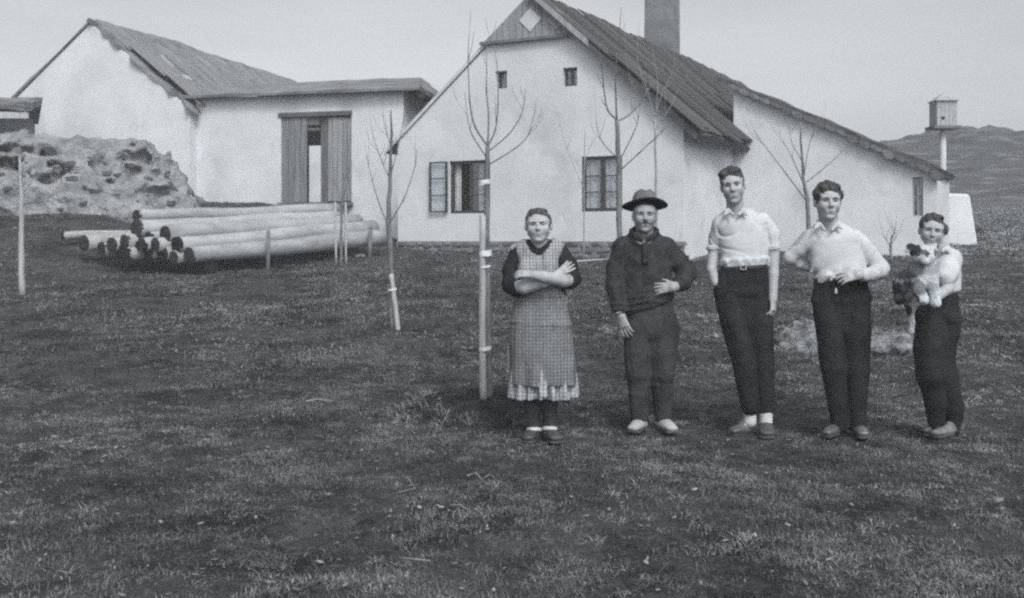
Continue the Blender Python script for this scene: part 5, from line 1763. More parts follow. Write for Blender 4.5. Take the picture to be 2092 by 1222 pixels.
hand(vb, f.p(1579, 608, -0.04), (0.0, -0.12, -1), (0.75, -0.55, 0), -1, 0.175, 1.05, thumb=0.45)
for xs in ((1500, 1516, 1530), (1550, 1556, 1562)):
    vb.chain([f.q(xs[0], 615, 0.02, 17), f.q(xs[1], 740, 0.0, 13), f.q(xs[2], 862, 0.02, 10)], 0.01)
f.add('body', vb, M_skin)
hd.features(f)
hd.hair(f, M_hair, line=0.29, thick=0.045, side=0.05, vol=0.02, extra=(((-0.24, -0.12, 0.36), (0.14, 0.2, 0.12)), ((0.1, -0.1, 0.42), (0.2, 0.22, 0.1))), amp=0.03)
vs_ = f.vol(1435, 1608, 418, 572, -0.3, 0.28)
vs_.econe(f.p(1513, 462, 0.03), f.p(1520, 530, 0.02), (50 * f.s, 29 * f.s), (47 * f.s, 31 * f.s), (1, 0, 0), 0.03)
vs_.econe(f.p(1520, 530, 0.02), f.p(1521, 546, 0.02), (51 * f.s, 35 * f.s), (47 * f.s, 32 * f.s), (1, 0, 0), 0.02, cap=0.03)
vs_.cone(f.p(1474, 456, 0.03), f.p(1556, 452, 0.03), 15 * f.s, 15 * f.s, 0.04)
vs_.cone(f.p(1492, 440, 0.03), f.p(1522, 438, 0.03), 14 * f.s, 14 * f.s, 0.06)
vs_.chain([f.q(1471, 459, 0.03, 17), f.q(1463, 485, 0.06, 15), f.q(1458, 506, 0.07, 14)], 0.02)
vs_.chain([f.q(1560, 456, 0.03, 18), f.q(1573, 480, 0.03, 16.5), f.q(1578, 506, 0.02, 16)], 0.02)
vs_.cone(f.p(1502, 462, -0.17), f.p(1502, 428, -0.08), 1.5 * f.s, 13 * f.s, 0.006, 'sub')
vs_.cone(f.p(1503, 436, -0.0), f.p(1501, 410, -0.0), 0.052, 0.07, 0.01, 'sub')
vs_.warp(lambda x, y, z: 0.004 * fbm((x + z * 0.8) * 6, y * 5, (z - x * 0.8) * 3, 2) + 0.017 * bil((x + z * 0.55) * 11 + 2 * vnoise(x * 5, y * 5, z * 5), y * 6, (z - x * 0.7) * 3.2) + 0.008 * np.exp(-((z - f.p(0, 536)[2]) / 0.03) ** 2) * np.sin(x * 90 + 4 * vnoise(x * 9, y * 9, 1)), 0.04)
f.add('shirt', vs_, M_shirt)
collar(f, (1503, 428), 18, 20)
for (px, py, dy, r, an) in ((1579, 506, 0.02, 17.5, 0.0), (1458, 506, 0.07, 15, 0.0)):
    v = f.vol(px - 24, px + 24, py - 14, py + 14, -0.1, 0.18, 0.0048)
    v.econe(f.p(px - 0.5, py - 4, dy), f.p(px + 0.3, py + 3, dy), (r * f.s, r * f.s), (r * f.s * 1.02, r * f.s), (1, 0, 0), 0, cap=0.008)
    v.warp(folds(0.004, 30, 30, 20), 0.02)
    f.add('rolled_cuff', v, M_shirt)
vt_ = f.vol(1440, 1600, 535, 848, -0.25, 0.25)
vt_.econe(f.p(1521, 548, 0.02), f.p(1516, 596, 0.02), (48 * f.s, 32 * f.s), (58 * f.s, 29 * f.s), (1, 0, 0), 0.03, cap=0.05)
vt_.econe(f.p(1517, 596, 0.02), f.p(1524, 650, 0.02), (57 * f.s, 28 * f.s), (38 * f.s, 23 * f.s), (1, 0, 0), 0.03, cap=0.09)
vt_.chain([f.q(1486, 598, 0.02, 28), f.q(1500, 660, 0.01, 27), f.q(1517, 735, -0.02, 23), f.q(1533, 832, 0.0, 18)], 0.006)
vt_.chain([f.q(1547, 598, 0.02, 27), f.q(1550, 660, 0.01, 28), f.q(1557, 735, 0.01, 24), f.q(1564, 832, 0.03, 19)], 0.006)
vt_.warp(lambda x, y, z: 0.004 * fbm(x * 12 + z * 3, y * 9, z * 4.5, 2) + 0.010 * bil(x * 15 + z * 1.6 + vnoise(x * 6, y * 6, z * 2), y * 10, z * 1.3), 0.04)
f.add('trousers', vt_, M_trous)
belt(f, 1472, 1569, 546, 34, 10, buckle=1518)
for (xx, yy) in ((1532, 845), (1565, 846)):
    v = f.vol(xx - 22, xx + 22, yy - 16, yy + 24, -0.1, 0.12, 0.0045)
    v.cone(f.p(xx, yy - 8, 0.02), f.p(xx, yy + 16, 0.02), 13 * f.s, 13 * f.s)
    f.add('sock', v, M_sock)
shoe(f, (1530, 868, 0.05), (1490, 877, -0.05), 13, M_shoeS, 12)
shoe(f, (1564, 868, 0.06), (1569, 890, -0.17), 16, M_shoe, 12)

# ------------------------------------------------------------------ 4. the young man with both hands at his waist
f = Fig(1722, 7.40, 'young man in white long-sleeved shirt, hand at his belt')
hd = Head(f.p(1691, 412, -0.03), 0.242, yaw=-3, pitch=2, roll=0, width=1.0, jaw=1.0)
vb = f.vol(1590, 1826, 365, 900, -0.34, 0.25, HB)
hd.skin(vb)
vb.cone(hd.P(0, 0.10, -0.15), f.p(1695, 475, 0.03), 0.062, 0.068, 0.03)
vb.econe(f.p(1704, 492, 0.02), f.p(1718, 570, 0.02), (42 * f.s, 25 * f.s), (40 * f.s, 25 * f.s), (1, 0, 0), 0.04)
vb.econe(f.p(1718, 570, 0.02), f.p(1720, 620, 0.02), (34 * f.s, 20 * f.s), (34 * f.s, 20 * f.s), (1, 0, 0), 0.04)
vb.chain([f.q(1650, 484, 0.03, 14), f.q(1614, 524, 0.08, 12), f.q(1646, 545, 0.12, 9)], 0.01)
hand(vb, f.p(1640, 543, 0.11), (1, 0.25, -0.1), (0, 0.8, 0.5), 1, 0.17, 0.4)
vb.chain([f.q(1752, 486, 0.03, 14), f.q(1800, 548, 0.0, 12), f.q(1768, 560, -0.11, 10), f.q(1752, 562, -0.165, 9)], 0.01)
hand(vb, f.p(1758, 561, -0.15), (-1, -0.18, -0.12), (0.0, -0.85, 0.55), 1, 0.185, 0.65, thumb=0.35)
for xs in ((1690, 1700, 1716), (1748, 1748, 1750)):
    vb.chain([f.q(xs[0], 630, 0.02, 18), f.q(xs[1], 750, 0.0, 13), f.q(xs[2], 876, 0.02, 10)], 0.01)
f.add('body', vb, M_skin)
hd.features(f)
hd.hair(f, M_hair, line=0.285, thick=0.05, side=0.06, vol=0.03, extra=(((-0.3, -0.02, 0.22), (0.13, 0.2, 0.15)), ((0.31, -0.02, 0.2), (0.13, 0.2, 0.15)), ((-0.1, -0.14, 0.4), (0.2, 0.18, 0.11)), ((0.18, -0.12, 0.4), (0.17, 0.18, 0.1))), amp=0.035)
vs_ = f.vol(1588, 1832, 445, 590, -0.34, 0.3)
vs_.econe(f.p(1704, 494, 0.03), f.p(1716, 560, 0.02), (54 * f.s, 30 * f.s), (55 * f.s, 32 * f.s), (1, 0, 0), 0.03)
vs_.econe(f.p(1716, 560, 0.02), f.p(1717, 570, 0.02), (57 * f.s, 35 * f.s), (53 * f.s, 32 * f.s), (1, 0, 0), 0.02, cap=0.03)
vs_.cone(f.p(1659, 484, 0.03), f.p(1744, 487, 0.03), 15 * f.s, 16 * f.s, 0.04)
vs_.cone(f.p(1678, 469, 0.03), f.p(1712, 469, 0.03), 15 * f.s, 15 * f.s, 0.06)
vs_.chain([f.q(1655, 487, 0.03, 18), f.q(1632, 510, 0.06, 17), f.q(1615, 526, 0.08, 14.5), f.q(1632, 538, 0.11, 12), f.q(1645, 544, 0.12, 11)], 0.012)
vs_.chain([f.q(1748, 489, 0.03, 19), f.q(1776, 520, 0.02, 17.5), f.q(1799, 549, 0.0, 16.5), f.q(1782, 561, -0.07, 15), f.q(1766, 563, -0.125, 12.5)], 0.012)
vs_.cone(f.p(1694, 490, -0.17), f.p(1692, 452, -0.08), 1.5 * f.s, 17 * f.s, 0.006, 'sub')
vs_.cone(f.p(1693, 464, -0.0), f.p(1692, 438, -0.0), 0.058, 0.078, 0.01, 'sub')
vs_.warp(lambda x, y, z: 0.004 * fbm((x - z * 0.7) * 6, y * 5, (z + x * 0.7) * 3, 2) + 0.017 * bil((x - z * 0.6) * 11 + 2 * vnoise(x * 5, y * 5, z * 5), y * 6, (z + x * 0.7) * 3.2) + 0.008 * np.exp(-((z - f.p(0, 560)[2]) / 0.03) ** 2) * np.sin(x * 80 + 4 * vnoise(x * 9, y * 9, 1)), 0.04)
f.add('shirt', vs_, M_shirt)
collar(f, (1692, 456), 22, 26)
vt_ = f.vol(1640, 1795, 560, 882, -0.25, 0.25)
vt_.econe(f.p(1717, 572, 0.02), f.p(1718, 612, 0.02), (54 * f.s, 33 * f.s), (58 * f.s, 29 * f.s), (1, 0, 0), 0.03, cap=0.05)
vt_.econe(f.p(1718, 612, 0.02), f.p(1719, 665, 0.02), (57 * f.s, 28 * f.s), (38 * f.s, 23 * f.s), (1, 0, 0), 0.03, cap=0.09)
vt_.chain([f.q(1689, 618, 0.02, 29), f.q(1694, 680, 0.01, 27), f.q(1703, 750, 0.0, 25), f.q(1717, 868, 0.02, 18.5)], 0.006)
vt_.chain([f.q(1747, 618, 0.02, 29), f.q(1750, 680, 0.01, 28), f.q(1750, 760, 0.0, 26.5), f.q(1749, 868, 0.02, 19)], 0.006)
vt_.warp(lambda x, y, z: 0.004 * fbm(x * 12 - z * 2, y * 9, z * 4.0 + 7, 2) + 0.010 * bil(x * 15 - z * 1.6 + vnoise(x * 6, y * 6, z * 2), y * 10, z * 1.3 + 5), 0.04)
f.add('trousers', vt_, M_trous)
belt(f, 1663, 1771, 570, 35, 11)
v = f.vol(1700, 1716, 585, 605, -0.2, -0.05, 0.003)
v.econe(f.p(1708, 590, -0.13), f.p(1708, 599, -0.135), (2.5 * f.s, 0.004), (2.8 * f.s, 0.004), (1, 0, 0))
f.add('key_tag', v, M_metal)
shoe(f, (1715, 878, 0.05), (1684, 889, -0.11), 13, M_shoeS, 11)
shoe(f, (1750, 878, 0.05), (1768, 895, -0.16), 13.5, M_shoeS, 11)

# ------------------------------------------------------------------ 5. the smiling youth holding the dog
f = Fig(1918, 7.34, 'smiling youth in white short-sleeved shirt holding a puppy')
hd = Head(f.p(1903, 472, -0.04), 0.218, yaw=-14, pitch=4, roll=8, width=1.0, jaw=0.95)
vb = f.vol(1820, 1985, 430, 905, -0.46, 0.28, HB)
hd.skin(vb, smile=0.035)
vb.cone(hd.P(0, 0.10, -0.15), f.p(1922, 520, 0.03), 0.054, 0.058, 0.03)
vb.econe(f.p(1926, 535, 0.02), f.p(1926, 610, 0.02), (26 * f.s, 26 * f.s), (26 * f.s, 25 * f.s), (1, 0, 0), 0.04)
vb.econe(f.p(1926, 610, 0.02), f.p(1918, 665, 0.02), (20 * f.s, 19 * f.s), (22 * f.s, 19 * f.s), (1, 0, 0), 0.04)
vb.chain([f.q(1940, 535, -0.03, 12), f.q(1936, 590, -0.14, 11.5), f.q(1915, 606, -0.24, 9.5), f.q(1898, 602, -0.29, 8.5)], 0.01)
hand(vb, f.p(1902, 603, -0.285), (-1, -0.1, 0.05), (0.1, -0.8, -0.55), 1, 0.16, 0.45)
vb.chain([f.q(1910, 535, 0.08, 12), f.q(1866, 580, 0.02, 11), f.q(1848, 588, -0.12, 9), f.q(1846, 588, -0.16, 8.5)], 0.01)
hand(vb, f.p(1846, 589, -0.15), (0.35, -0.8, -0.1), (-0.8, -0.3, -0.5), -1, 0.16, 0.5)
for xs in ((1902, 1900, 1913, 0.01), (1926, 1926, 1947, 0.06)):
    vb.chain([f.q(xs[0], 670, 0.02, 13), f.q(xs[1], 770, xs[3] * 0.6, 11), f.q(xs[2], 835, xs[3], 8), f.q(xs[2], 882, xs[3], 8)], 0.01)
f.add('body', vb, M_skin)
hd.features(f, squint=0.7, mouth=2)
hd.hair(f, M_hair, line=0.33, thick=0.04, side=0.03, vol=0.01, extra=(((0.36, 0.16, 0.08), (0.14, 0.2, 0.2)), ((-0.30, 0.0, 0.2), (0.09, 0.16, 0.16)), ((0.12, -0.08, 0.44), (0.2, 0.2, 0.08))), amp=0.035, back=-0.25)
vs_ = f.vol(1865, 1985, 492, 615, -0.3, 0.28)
vs_.econe(f.p(1926, 535, 0.02), f.p(1930, 592, 0.02), (34 * f.s, 30 * f.s), (33 * f.s, 31 * f.s), (1, 0, 0), 0.03, cap=0.04)
vs_.cone(f.p(1908, 524, 0.06), f.p(1944, 526, -0.02), 17 * f.s, 18 * f.s, 0.05)
vs_.cone(f.p(1920, 512, 0.03), f.p(1926, 512, 0.03), 15 * f.s, 15 * f.s, 0.03)
vs_.chain([f.q(1942, 532, -0.03, 20), f.q(1936, 552, -0.08, 21), f.q(1929, 566, -0.115, 19)], 0.025)
vs_.chain([f.q(1908, 532, 0.08, 17), f.q(1890, 560, 0.06, 16)], 0.02)
vs_.cone(f.p(1918, 520, -0.17), f.p(1912, 490, -0.06), 2 * f.s, 14 * f.s, 0.006, 'sub')
vs_.cone(f.p(1918, 506, 0.0), f.p(1914, 480, 0.0), 0.05, 0.07, 0.01, 'sub')
vs_.warp(lambda x, y, z: 0.004 * fbm((x - z * 0.5) * 6, y * 5, (z + x * 0.5) * 3, 2) + 0.014 * bil((x - z * 0.4) * 12 + 2 * vnoise(x * 5, y * 5, z * 5), y * 6, (z + x * 0.5) * 3.5), 0.04)
f.add('shirt', vs_, M_shirt)
collar(f, (1919, 505), 16, 16)
vt_ = f.vol(1845, 1990, 590, 895, -0.25, 0.3)
vt_.econe(f.p(1922, 604, 0.02), f.p(1916, 648, 0.02), (37 * f.s, 31 * f.s), (44 * f.s, 31 * f.s), (1, 0, 0), 0.03, cap=0.05)
vt_.econe(f.p(1915, 648, 0.02), f.p(1913, 770, 0.0), (42 * f.s, 31 * f.s), (30 * f.s, 22 * f.s), (1, 0, 0), 0.03)
vt_.ball(f.p(1938, 660, 0.06), (22 * f.s, 0.10, 32 * f.s), 0.05)
vt_.chain([f.q(1900, 648, 0.0, 29), f.q(1898, 710, -0.02, 27), f.q(1901, 770, -0.03, 27), f.q(1910, 820, 0.0, 21), f.q(1914, 876, 0.02, 14.5)], 0.02)
vt_.chain([f.q(1926, 650, 0.04, 30), f.q(1920, 710, 0.04, 27), f.q(1926, 765, 0.03, 27), f.q(1944, 830, 0.06, 24), f.q(1948, 852, 0.07, 19), f.q(1947, 880, 0.05, 14.5)], 0.02)
vt_.warp(lambda x, y, z: 0.006 * fbm(x * 9 + z * 4, y * 9, z * 6 - x * 3, 2) + 0.013 * bil(x * 12 + z * 3.5 + vnoise(x * 6, y * 6, z * 3), y * 9, z * 1.8), 0.05)
f.add('trousers', vt_, M_trous)
shoe(f, (1912, 880, 0.05), (1882, 887, 0.0), 12, M_shoe, 11)
shoe(f, (1948, 885, 0.06), (1906, 899, -0.09), 12.5, mat('scuffed_shoe', 0.10, 0.24, scale=12, rough=0.7, bump=0.2), 11)

# ------------------------------------------------------------------ the puppy in his arms
D = Fig(1885, 7.08, 'x')
dog = D.root
dog.name = 'puppy'
for k_ in ('group',):
    if k_ in dog:
        del dog[k_]
tag(dog, 'white and dark patched puppy held in the arms of the youth', 'dog')
v = D.vol(1815, 1935, 488, 700, -0.22, 0.24, 0.0042)
P, Q = D.p, D.q
v.econe(P(1884, 556, -0.03), P(1852, 582, 0.12), (30 * D.s, 0.085), (30 * D.s, 0.09), (1, 0, 0.8), 0.02)
v.ball(P(1890, 566, -0.06), (26 * D.s, 0.075, 34 * D.s), 0.03)
v.cone(P(1886, 548, -0.04), P(1885, 530, -0.06), 23 * D.s, 21 * D.s, 0.03)
v.ball(P(1885, 519, -0.07), (24 * D.s, 0.075, 20 * D.s), 0.02)
v.ball(P(1886, 526, -0.10), (19 * D.s, 0.055, 15 * D.s), 0.02)
v.cone(P(1887, 529, -0.13), P(1891, 536, -0.195), 11.5 * D.s, 8.0 * D.s, 0.018)
for q_ in (1876, 1896):
    v.ball(P(q_, 519, -0.155), (5 * D.s, 0.02, 4.5 * D.s), 0.012, 'sub')
for (ex, dx_) in ((1866, -1), (1905, 1)):
    v.cone(P(ex, 509, -0.05), P(ex + dx_ * 5, 504, -0.055), 8 * D.s, 7 * D.s, 0.012)
    v.econe(P(ex + dx_ * 4, 503, -0.06), P(ex + dx_ * 11, 514, -0.095), (9 * D.s, 0.009), (5 * D.s, 0.006), (1, 0, 0.4), 0.006)
for (a, b, c) in (((1876, 578, -0.09), (1878, 596, -0.14), (1887, 612, -0.165)), ((1904, 580, -0.08), (1910, 598, -0.13), (1911, 618, -0.15))):
    v.chain([Q(*a, 13), Q(*b, 11), Q(*c, 10.5)], 0.012)
    v.ball(P(c[0], c[1] + 3, c[2] - 0.012), (10.5 * D.s, 0.038, 9 * D.s), 0.01)
v.ball(P(1848, 594, 0.10), (18 * D.s, 0.08, 22 * D.s), 0.03)
v.chain([Q(1848, 604, 0.08, 12), Q(1838, 612, 0.02, 10), Q(1833, 610, -0.02, 8)], 0.012)
v.chain([Q(1852, 606, 0.12, 12), Q(1860, 636, 0.10, 7), Q(1863, 658, 0.08, 6), Q(1861, 678, 0.06, 6.5)], 0.012)
v.warp(lambda x, y, z: 0.004 * fbm(x * 45, y * 45, z * 22, 3), 0.02)
me = v.mesh('fur')
co = v.V
s_ = D.s
def spot(px, py, rx, rz, soft=0.25, ymax=9):
    c = P(px, py)
    q = np.sqrt(((co[:, 0] - c[0]) / (rx * s_)) ** 2 + ((co[:, 2] - c[2]) / (rz * s_)) ** 2)
    q = q + 0.22 * fbm(co[:, 0] * 40, co[:, 1] * 40, co[:, 2] * 40, 2)
    return np.clip((1 + soft - q) / soft, 0, 1) * (co[:, 1] < ymax)
val = np.full(len(co), 0.50)
for (px, py, rx, rz, g) in ((1880, 548, 30, 12, 0.34), (1856, 508, 11, 13, 0.04), (1915, 508, 10, 14, 0.045), (1872, 517, 6.5, 7, 0.13), (1900, 517, 6, 7, 0.14), (1848, 552, 14, 18, 0.12), (1836, 606, 18, 27, 0.05),
                            (1860, 586, 13, 14, 0.16), (1864, 548, 10, 12, 0.26), (1858, 636, 14, 12, 0.05), (1890, 585, 12, 8, 0.30)):
    w = spot(px, py, rx, rz)
    val = val * (1 - w) + g * w
val = val * (1 + 0.15 * fbm(co[:, 0] * 60, co[:, 1] * 60, co[:, 2] * 25, 2))
ca = me.color_attributes.new('coat', 'FLOAT_COLOR', 'POINT')
ca.data.foreach_set('color', np.stack([val * 0.95, val, val * 1.045, np.ones_like(val)], -1).astype(np.float32).ravel())
M_fur = mat('puppy_fur', 0.3, 0.4, scale=20, rough=0.9, bump=0.5, bscale=150, spec=0.1)
at_n = M_fur.node_tree.nodes.new('ShaderNodeAttribute')
at_n.attribute_name = 'coat'
M_fur.node_tree.links.new(at_n.outputs[0], M_fur.node_tree.nodes['Principled BSDF'].inputs['Base Color'])
D.add('body', me, M_fur)
for (px, py, dy, r, nm) in ((1876, 520, -0.136, 4.2, 'eye'), (1896.5, 520, -0.134, 4.2, 'eye'), (1891.5, 534, -0.229, 6.2, 'nose')):
    v = D.vol(px - 12, px + 12, py - 12, py + 12, dy - 0.04, dy + 0.04, 0.0024)
    v.ball(P(px, py, dy), (r * s_, r * s_ * 0.9, r * s_ * 0.85))
    D.add(nm, v, M_eye)
# ================================================================== turf: short grazed grass, dead stems, litter
def blade_mat(name, lo, hi):
    m = bpy.data.materials.new(name)
    m.use_nodes = True
    t = m.node_tree
    b = t.nodes['Principled BSDF']
    b.inputs['Roughness'].default_value = 0.75
    b.inputs['Specular IOR Level'].default_value = 0.15
    oi = t.nodes.new('ShaderNodeObjectInfo')
    tc = t.nodes.new('ShaderNodeNewGeometry')
    n = t.nodes.new('ShaderNodeTexNoise')
    n.inputs['Scale'].default_value = 0.9
    n.inputs['Detail'].default_value = 6
    t.links.new(tc.outputs['Position'], n.inputs['Vector'])
    ad = t.nodes.new('ShaderNodeMath')
    ad.operation = 'ADD'
    t.links.new(oi.outputs['Random'], ad.inputs[0])
    m2 = t.nodes.new('ShaderNodeMapRange')
    m2.inputs['From Min'].default_value = 0.35
    m2.inputs['From Max'].default_value = 0.65
    m2.inputs['To Min'].default_value = -0.45
    m2.inputs['To Max'].default_value = 0.45
    t.links.new(n.outputs[0], m2.inputs['Value'])
    t.links.new(m2.outputs[0], ad.inputs[1])
    cr = t.nodes.new('ShaderNodeValToRGB')
    cr.color_ramp.elements[0].position = 0.1
    cr.color_ramp.elements[0].color = grey(lo)
    cr.color_ramp.elements[1].position = 0.95
    cr.color_ramp.elements[1].color = grey(hi)
    t.links.new(ad.outputs[0], cr.inputs[0])
    t.links.new(cr.outputs[0], b.inputs['Base Color'])
    return m
M_bladeD = blade_mat('grass_blade', 0.032, 0.175)
M_bladeP = blade_mat('dead_blade', 0.065, 0.34)
M_bladeY = blade_mat('bleached_blade', 0.18, 0.38)

def clump(seed, n, h0, h1, rad, flat, w, m):
    rs = random.Random(seed)
    vs, fs = [], []
    for i in range(n):
        a = rs.uniform(0, 6.283)
        r = rad * math.sqrt(rs.random())
        bx, by = math.cos(a) * r, math.sin(a) * r
        h = rs.uniform(h0, h1)
        la = rs.uniform(0, 6.283)
        lean = rs.uniform(0.2, 0.9) + flat
        dx, dy = math.cos(la) * lean * h, math.sin(la) * lean * h
        px, py = -math.sin(la) * w * 0.5, math.cos(la) * w * 0.5
        k = len(vs)
        up = h * (1 - 0.75 * min(1, flat))
        vs += [(bx - px, by - py, -0.006), (bx + px, by + py, -0.006), (bx + dx * 0.4 - px * 0.8, by + dy * 0.4 - py * 0.8, up * 0.6), (bx + dx * 0.4 + px * 0.8, by + dy * 0.4 + py * 0.8, up * 0.6), (bx + dx, by + dy, up * 0.95)]
        fs += [(k, k + 1, k + 3, k + 2), (k + 2, k + 3, k + 4)]
    me = mesh_from('grass_clump', vs, fs)
    me.materials.append(m)
    return me
def clump_collection(name, specs):
    col = bpy.data.collections.new(name)
    for sp_ in specs:
        o = bpy.data.objects.new('grass_clump', clump(*sp_))
        col.objects.link(o)
    return col
colA = clump_collection('grass_clumps', [(s, 34, 0.008, 0.026, 0.06, 0.35, 0.0032, M_bladeD) for s in range(5)] + [(s + 9, 26, 0.010, 0.038, 0.06, 1.0, 0.0030, M_bladeP) for s in range(3)])
colB = clump_collection('far_grass_clumps', [(s + 20, 24, 0.02, 0.055, 0.13, 0.4, 0.008, M_bladeD) for s in range(4)] + [(s + 29, 18, 0.02, 0.07, 0.12, 1.0, 0.008, M_bladeP) for s in range(3)])

def scatter(name, col, mask_fn, label, seed, smin_, smax_):
    """grass standing on its own copy of that piece of ground"""
    keep = mask_fn(GX, GY)
    dens = keep.ravel().astype(np.float32)
    fk = dens[gq].max(1) > 0
    used = np.unique(gq[fk])
    remap = np.full(len(gv), -1, np.int64)
    remap[used] = np.arange(len(used))
    me = np_mesh(name, gv[used], remap[gq[fk]])
    at_ = me.attributes.new('density', 'FLOAT', 'POINT')
    at_.data.foreach_set('value', dens[used])
    o = link_mesh(name, me, M_bladeD)
    ng = bpy.data.node_groups.new(name, 'GeometryNodeTree')
    ng.interface.new_socket('Geometry', in_out='INPUT', socket_type='NodeSocketGeometry')
    ng.interface.new_socket('Geometry', in_out='OUTPUT', socket_type='NodeSocketGeometry')
    N = ng.nodes.new
    gi, go = N('NodeGroupInput'), N('NodeGroupOutput')
    na = N('GeometryNodeInputNamedAttribute')
    na.data_type = 'FLOAT'
    na.inputs['Name'].default_value = 'density'
    dp = N('GeometryNodeDistributePointsOnFaces')
    dp.inputs['Seed'].default_value = seed
    ci = N('GeometryNodeCollectionInfo')
    ci.inputs['Collection'].default_value = col
    ci.inputs['Separate Children'].default_value = True
    ci.inputs['Reset Children'].default_value = True
    ip = N('GeometryNodeInstanceOnPoints')
    ip.inputs['Pick Instance'].default_value = True
    rv = N('FunctionNodeRandomValue')
    rv.data_type = 'FLOAT_VECTOR'
    rv.inputs[0].default_value = (-0.15, -0.15, 0)
    rv.inputs[1].default_value = (0.15, 0.15, 6.283)
    rf = N('FunctionNodeRandomValue')
    rf.data_type = 'FLOAT'
    rf.inputs[2].default_value = smin_
    rf.inputs[3].default_value = smax_
    lk = ng.links.new
    lk(gi.outputs[0], dp.inputs['Mesh'])
    lk(na.outputs[0], dp.inputs['Density'])
    lk(dp.outputs['Points'], ip.inputs['Points'])
    lk(ci.outputs[0], ip.inputs['Instance'])
    lk(rv.outputs[0], ip.inputs['Rotation'])
    lk(rf.outputs[1], ip.inputs['Scale'])
    lk(ip.outputs[0], go.inputs[0])
    md = o.modifiers.new('scatter', 'NODES')
    md.node_group = ng
    tag(o, label, 'grass', kind='stuff')
    return o

def patchy(x, y, sc, lo):
    n = fbm(x * sc, y * sc, 3.7, 3)
    return np.clip(0.55 + 1.3 * n, lo, 1.7)
FEET = [((px - CX) / FPX * d, d) for px, d in ((1108, 7.16), (1335, 7.58), (1535, 7.47), (1722, 7.40), (1918, 7.34))]
def near_mask(x, y):
    inside = (np.abs(x) < y * 0.50 + 0.6) & (y > 3.3)
    fall = np.interp(y, [3.4, 6.0, 9.0, 12.0, 15.0], [620, 520, 320, 150, 0])
    mound = np.exp(-(((x + 0.14) / 0.66) ** 2 + ((y - 8.14) / 0.52) ** 2) ** 3)
    worn = 1.0
    for (fx, fy) in FEET:                              # trodden short where they stand
        worn = worn * (1 - 0.8 * np.exp(-(((x - fx) / 0.26) ** 2 + ((y - fy + 0.08) / 0.24) ** 2) ** 2))
    return np.where(inside, fall * patchy(x, y, 1.4, 0.30) * (1 - 0.75 * mound) * worn, 0)
def far_mask(x, y):
    inside = (np.abs(x) < y * 0.50 + 0.8) & (y > 9.0)
    house = (x > FH.p(UA, 0, 0)[0] - 0.1) & (y - 24.40 > -(x + 2.785) * math.tan(R(28))) & (y > 20)
    fall = np.interp(y, [9, 11.5, 16, 24, 34, 50], [0, 80, 85, 50, 20, 0])
    return np.where(inside & ~house, fall * patchy(x, y, 0.8, 0.15), 0)
scatter('grass', colA, near_mask, 'short grazed grass and dead stems in the foreground', 3, 0.7, 1.35)
colC = clump_collection('field_grass_clumps', [(s + 50, 44, 0.03, 0.08, 0.30, 0.9, 0.016, M_bladeY) for s in range(4)])
def field_mask(x, y):
    inside = (x > y * 0.33) & (x < y * 0.5 + 2) & (y > 21)
    return np.where(inside, np.interp(y, [21, 26, 40, 60, 64], [0, 30, 40, 34, 0]) * patchy(x, y, 0.35, 0.5), 0)
scatter('field_grass', colC, field_mask, 'dry pale grass on the field below the hill', 5, 0.8, 1.5)
scatter('far_grass', colB, far_mask, 'short grass on the slope up to the farm buildings', 4, 0.7, 1.4)

colD = clump_collection('dry_grass_clumps', [(s + 70, 22, 0.015, 0.055, 0.11, 1.0, 0.0065, M_bladeY) for s in range(4)])
def dry_mask(x, y):
    inside = (x > y * 0.16) & (x < y * 0.5 + 0.8) & (y > 8.2)
    return np.where(inside, np.interp(y, [8.2, 10, 14, 22, 27, 30], [0, 60, 70, 45, 20, 0]) * smooth01(0.12, 0.30, x / y) * patchy(x, y, 0.7, 0.2), 0)
scatter('dry_grass', colD, dry_mask, 'paler dry grass on the slope behind the youths', 6, 0.7, 1.4)

colE = clump_collection('rim_grass_clumps', [(s + 90, 16, 0.05, 0.12, 0.05, 0.5, 0.004, M_bladeP) for s in range(4)])
def rim_mask(x, y):
    m_ = np.exp(-(((x + 0.14) / 0.66) ** 2 + ((y - 8.14) / 0.52) ** 2) ** 3)
    return np.where((m_ > 0.08) & (m_ < 0.8), 110 * (0.4 + 0.9 * (x < -0.4)), 0)
scatter('rim_grass', colE, rim_mask, 'longer dry grass round the rim of the earth mound', 8, 0.7, 1.2)

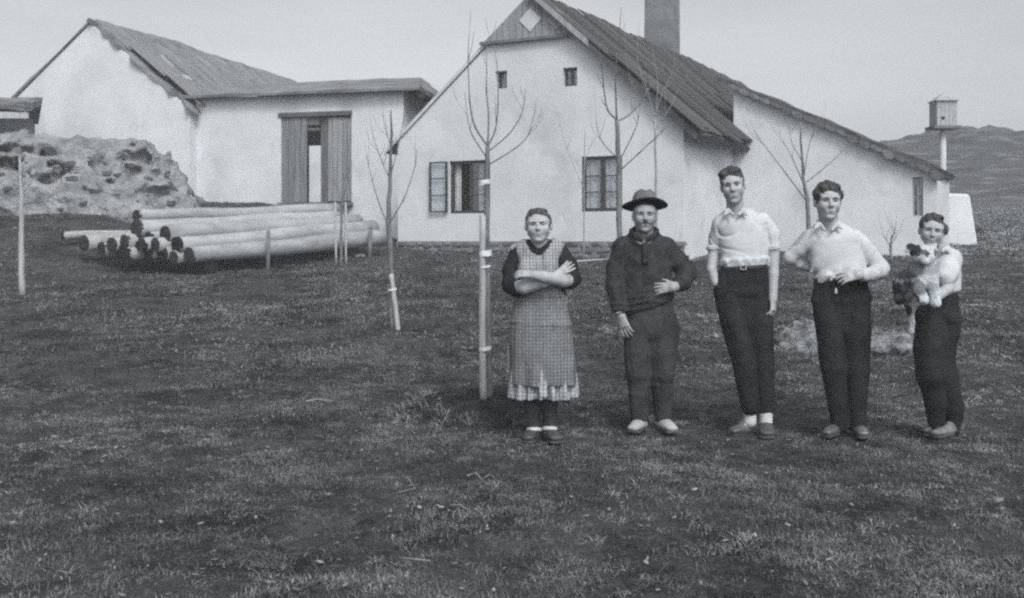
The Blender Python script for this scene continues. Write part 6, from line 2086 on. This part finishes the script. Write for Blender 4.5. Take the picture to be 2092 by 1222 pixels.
# straw, chips and dead leaves dropped on the turf
rs = np.random.RandomState(12)
vs, fs = [], []
for i in range(1500):
    y = 3.6 + 15 * rs.rand() ** 1.5
    x = (rs.rand() - 0.5) * (y * 1.0 + 0.6)
    z = float(terrain(np.array([x]), np.array([y]))[0]) + 0.012 + 0.012 * rs.rand()
    ln = rs.uniform(0.006, 0.032) * (0.7 + y * 0.05)
    wd = ln * rs.uniform(0.12, 0.6)
    a = rs.uniform(0, 6.28)
    c, s = math.cos(a), math.sin(a)
    t1, t2 = rs.uniform(-0.3, 0.3, 2)
    k = len(vs)
    for (u, v_) in ((-1, -0.3), (-0.3, -1), (0.8, -0.6), (1, 0.5), (0.1, 1), (-0.8, 0.6)):
        vs.append((x + (u * ln * c - v_ * wd * s) * 0.5, y + (u * ln * s + v_ * wd * c) * 0.5, z + u * ln * t1 * 0.5 + v_ * wd * t2 * 0.5))
    for (u, v_) in ((-1, -0.3), (-0.3, -1), (0.8, -0.6), (1, 0.5), (0.1, 1), (-0.8, 0.6)):
        vs.append((vs[k + len(vs) - k - 6][0], vs[len(vs) - 6][1], vs[len(vs) - 6][2] - 0.004))
    fs.append(tuple(range(k, k + 6)))
    fs += [(k + j, k + 6 + j, k + 6 + (j + 1) % 6, k + (j + 1) % 6) for j in range(6)]
lit = link_mesh('litter', mesh_from('litter', vs, fs), mat('pale_litter', 0.12, 0.34, scale=2.5, rough=0.9, contrast=(0.4, 0.6)))
tag(lit, 'pale straw, chips and dead leaves scattered over the turf', 'litter', kind='stuff')

# dead twigs lying in the grass, each one a thing
random.seed(77)
def twig(lab, pts, w=3.0):
    root_pts = []
    for (px, py) in pts:
        x, y = on_ground(px, py)
        root_pts.append((x, y, tz(x, y) + 0.018 + random.uniform(0, 0.01)))
    s_ = root_pts[0][1] / FPX
    rad = [w * s_ * 0.5 * (1 - 0.5 * i / (len(pts) - 1)) for i in range(len(pts))]
    tag(MB().tube(root_pts, rad, 6).build('fallen_twig', M_twigp, None, True), lab, 'twig', 'dead twigs in the grass')
twig('straight pale twig at the bottom of the picture left of centre', [(815, 1152), (845, 1157), (880, 1160)], 4.5)
twig('crooked pale twig below the mound, left of the woman', [(818, 985), (835, 995), (848, 1012), (815, 1022)], 3.5)
twig('branching pale twig below and right of the mound', [(955, 990), (972, 982), (985, 1000), (1000, 985), (1010, 992)], 3.5)
twig('small forked twig in the grass far left of the mound', [(625, 826), (650, 820), (680, 826)], 3.5)
twig('short bent twig between the mound and the lower edge', [(918, 1044), (940, 1046), (955, 1052)], 3.5)

# ================================================================== thin spring haze over the whole place
hz = MB().box(-640, 640, -640, 760, -1.6, 10.6).build('haze', None)
hm_ = bpy.data.materials.new('haze_air')
hm_.use_nodes = True
ht = hm_.node_tree
ht.nodes.clear()
ho = ht.nodes.new('ShaderNodeOutputMaterial')
hp = ht.nodes.new('ShaderNodeVolumePrincipled')
hp.inputs['Color'].default_value = (0.93, 0.95, 0.97, 1)
hp.inputs['Density'].default_value = 0.0032
ht.links.new(hp.outputs[0], ho.inputs['Volume'])
hz.data.materials.append(hm_)
tag(hz, 'thin pale haze hanging over the farmyard', 'haze', kind='stuff')
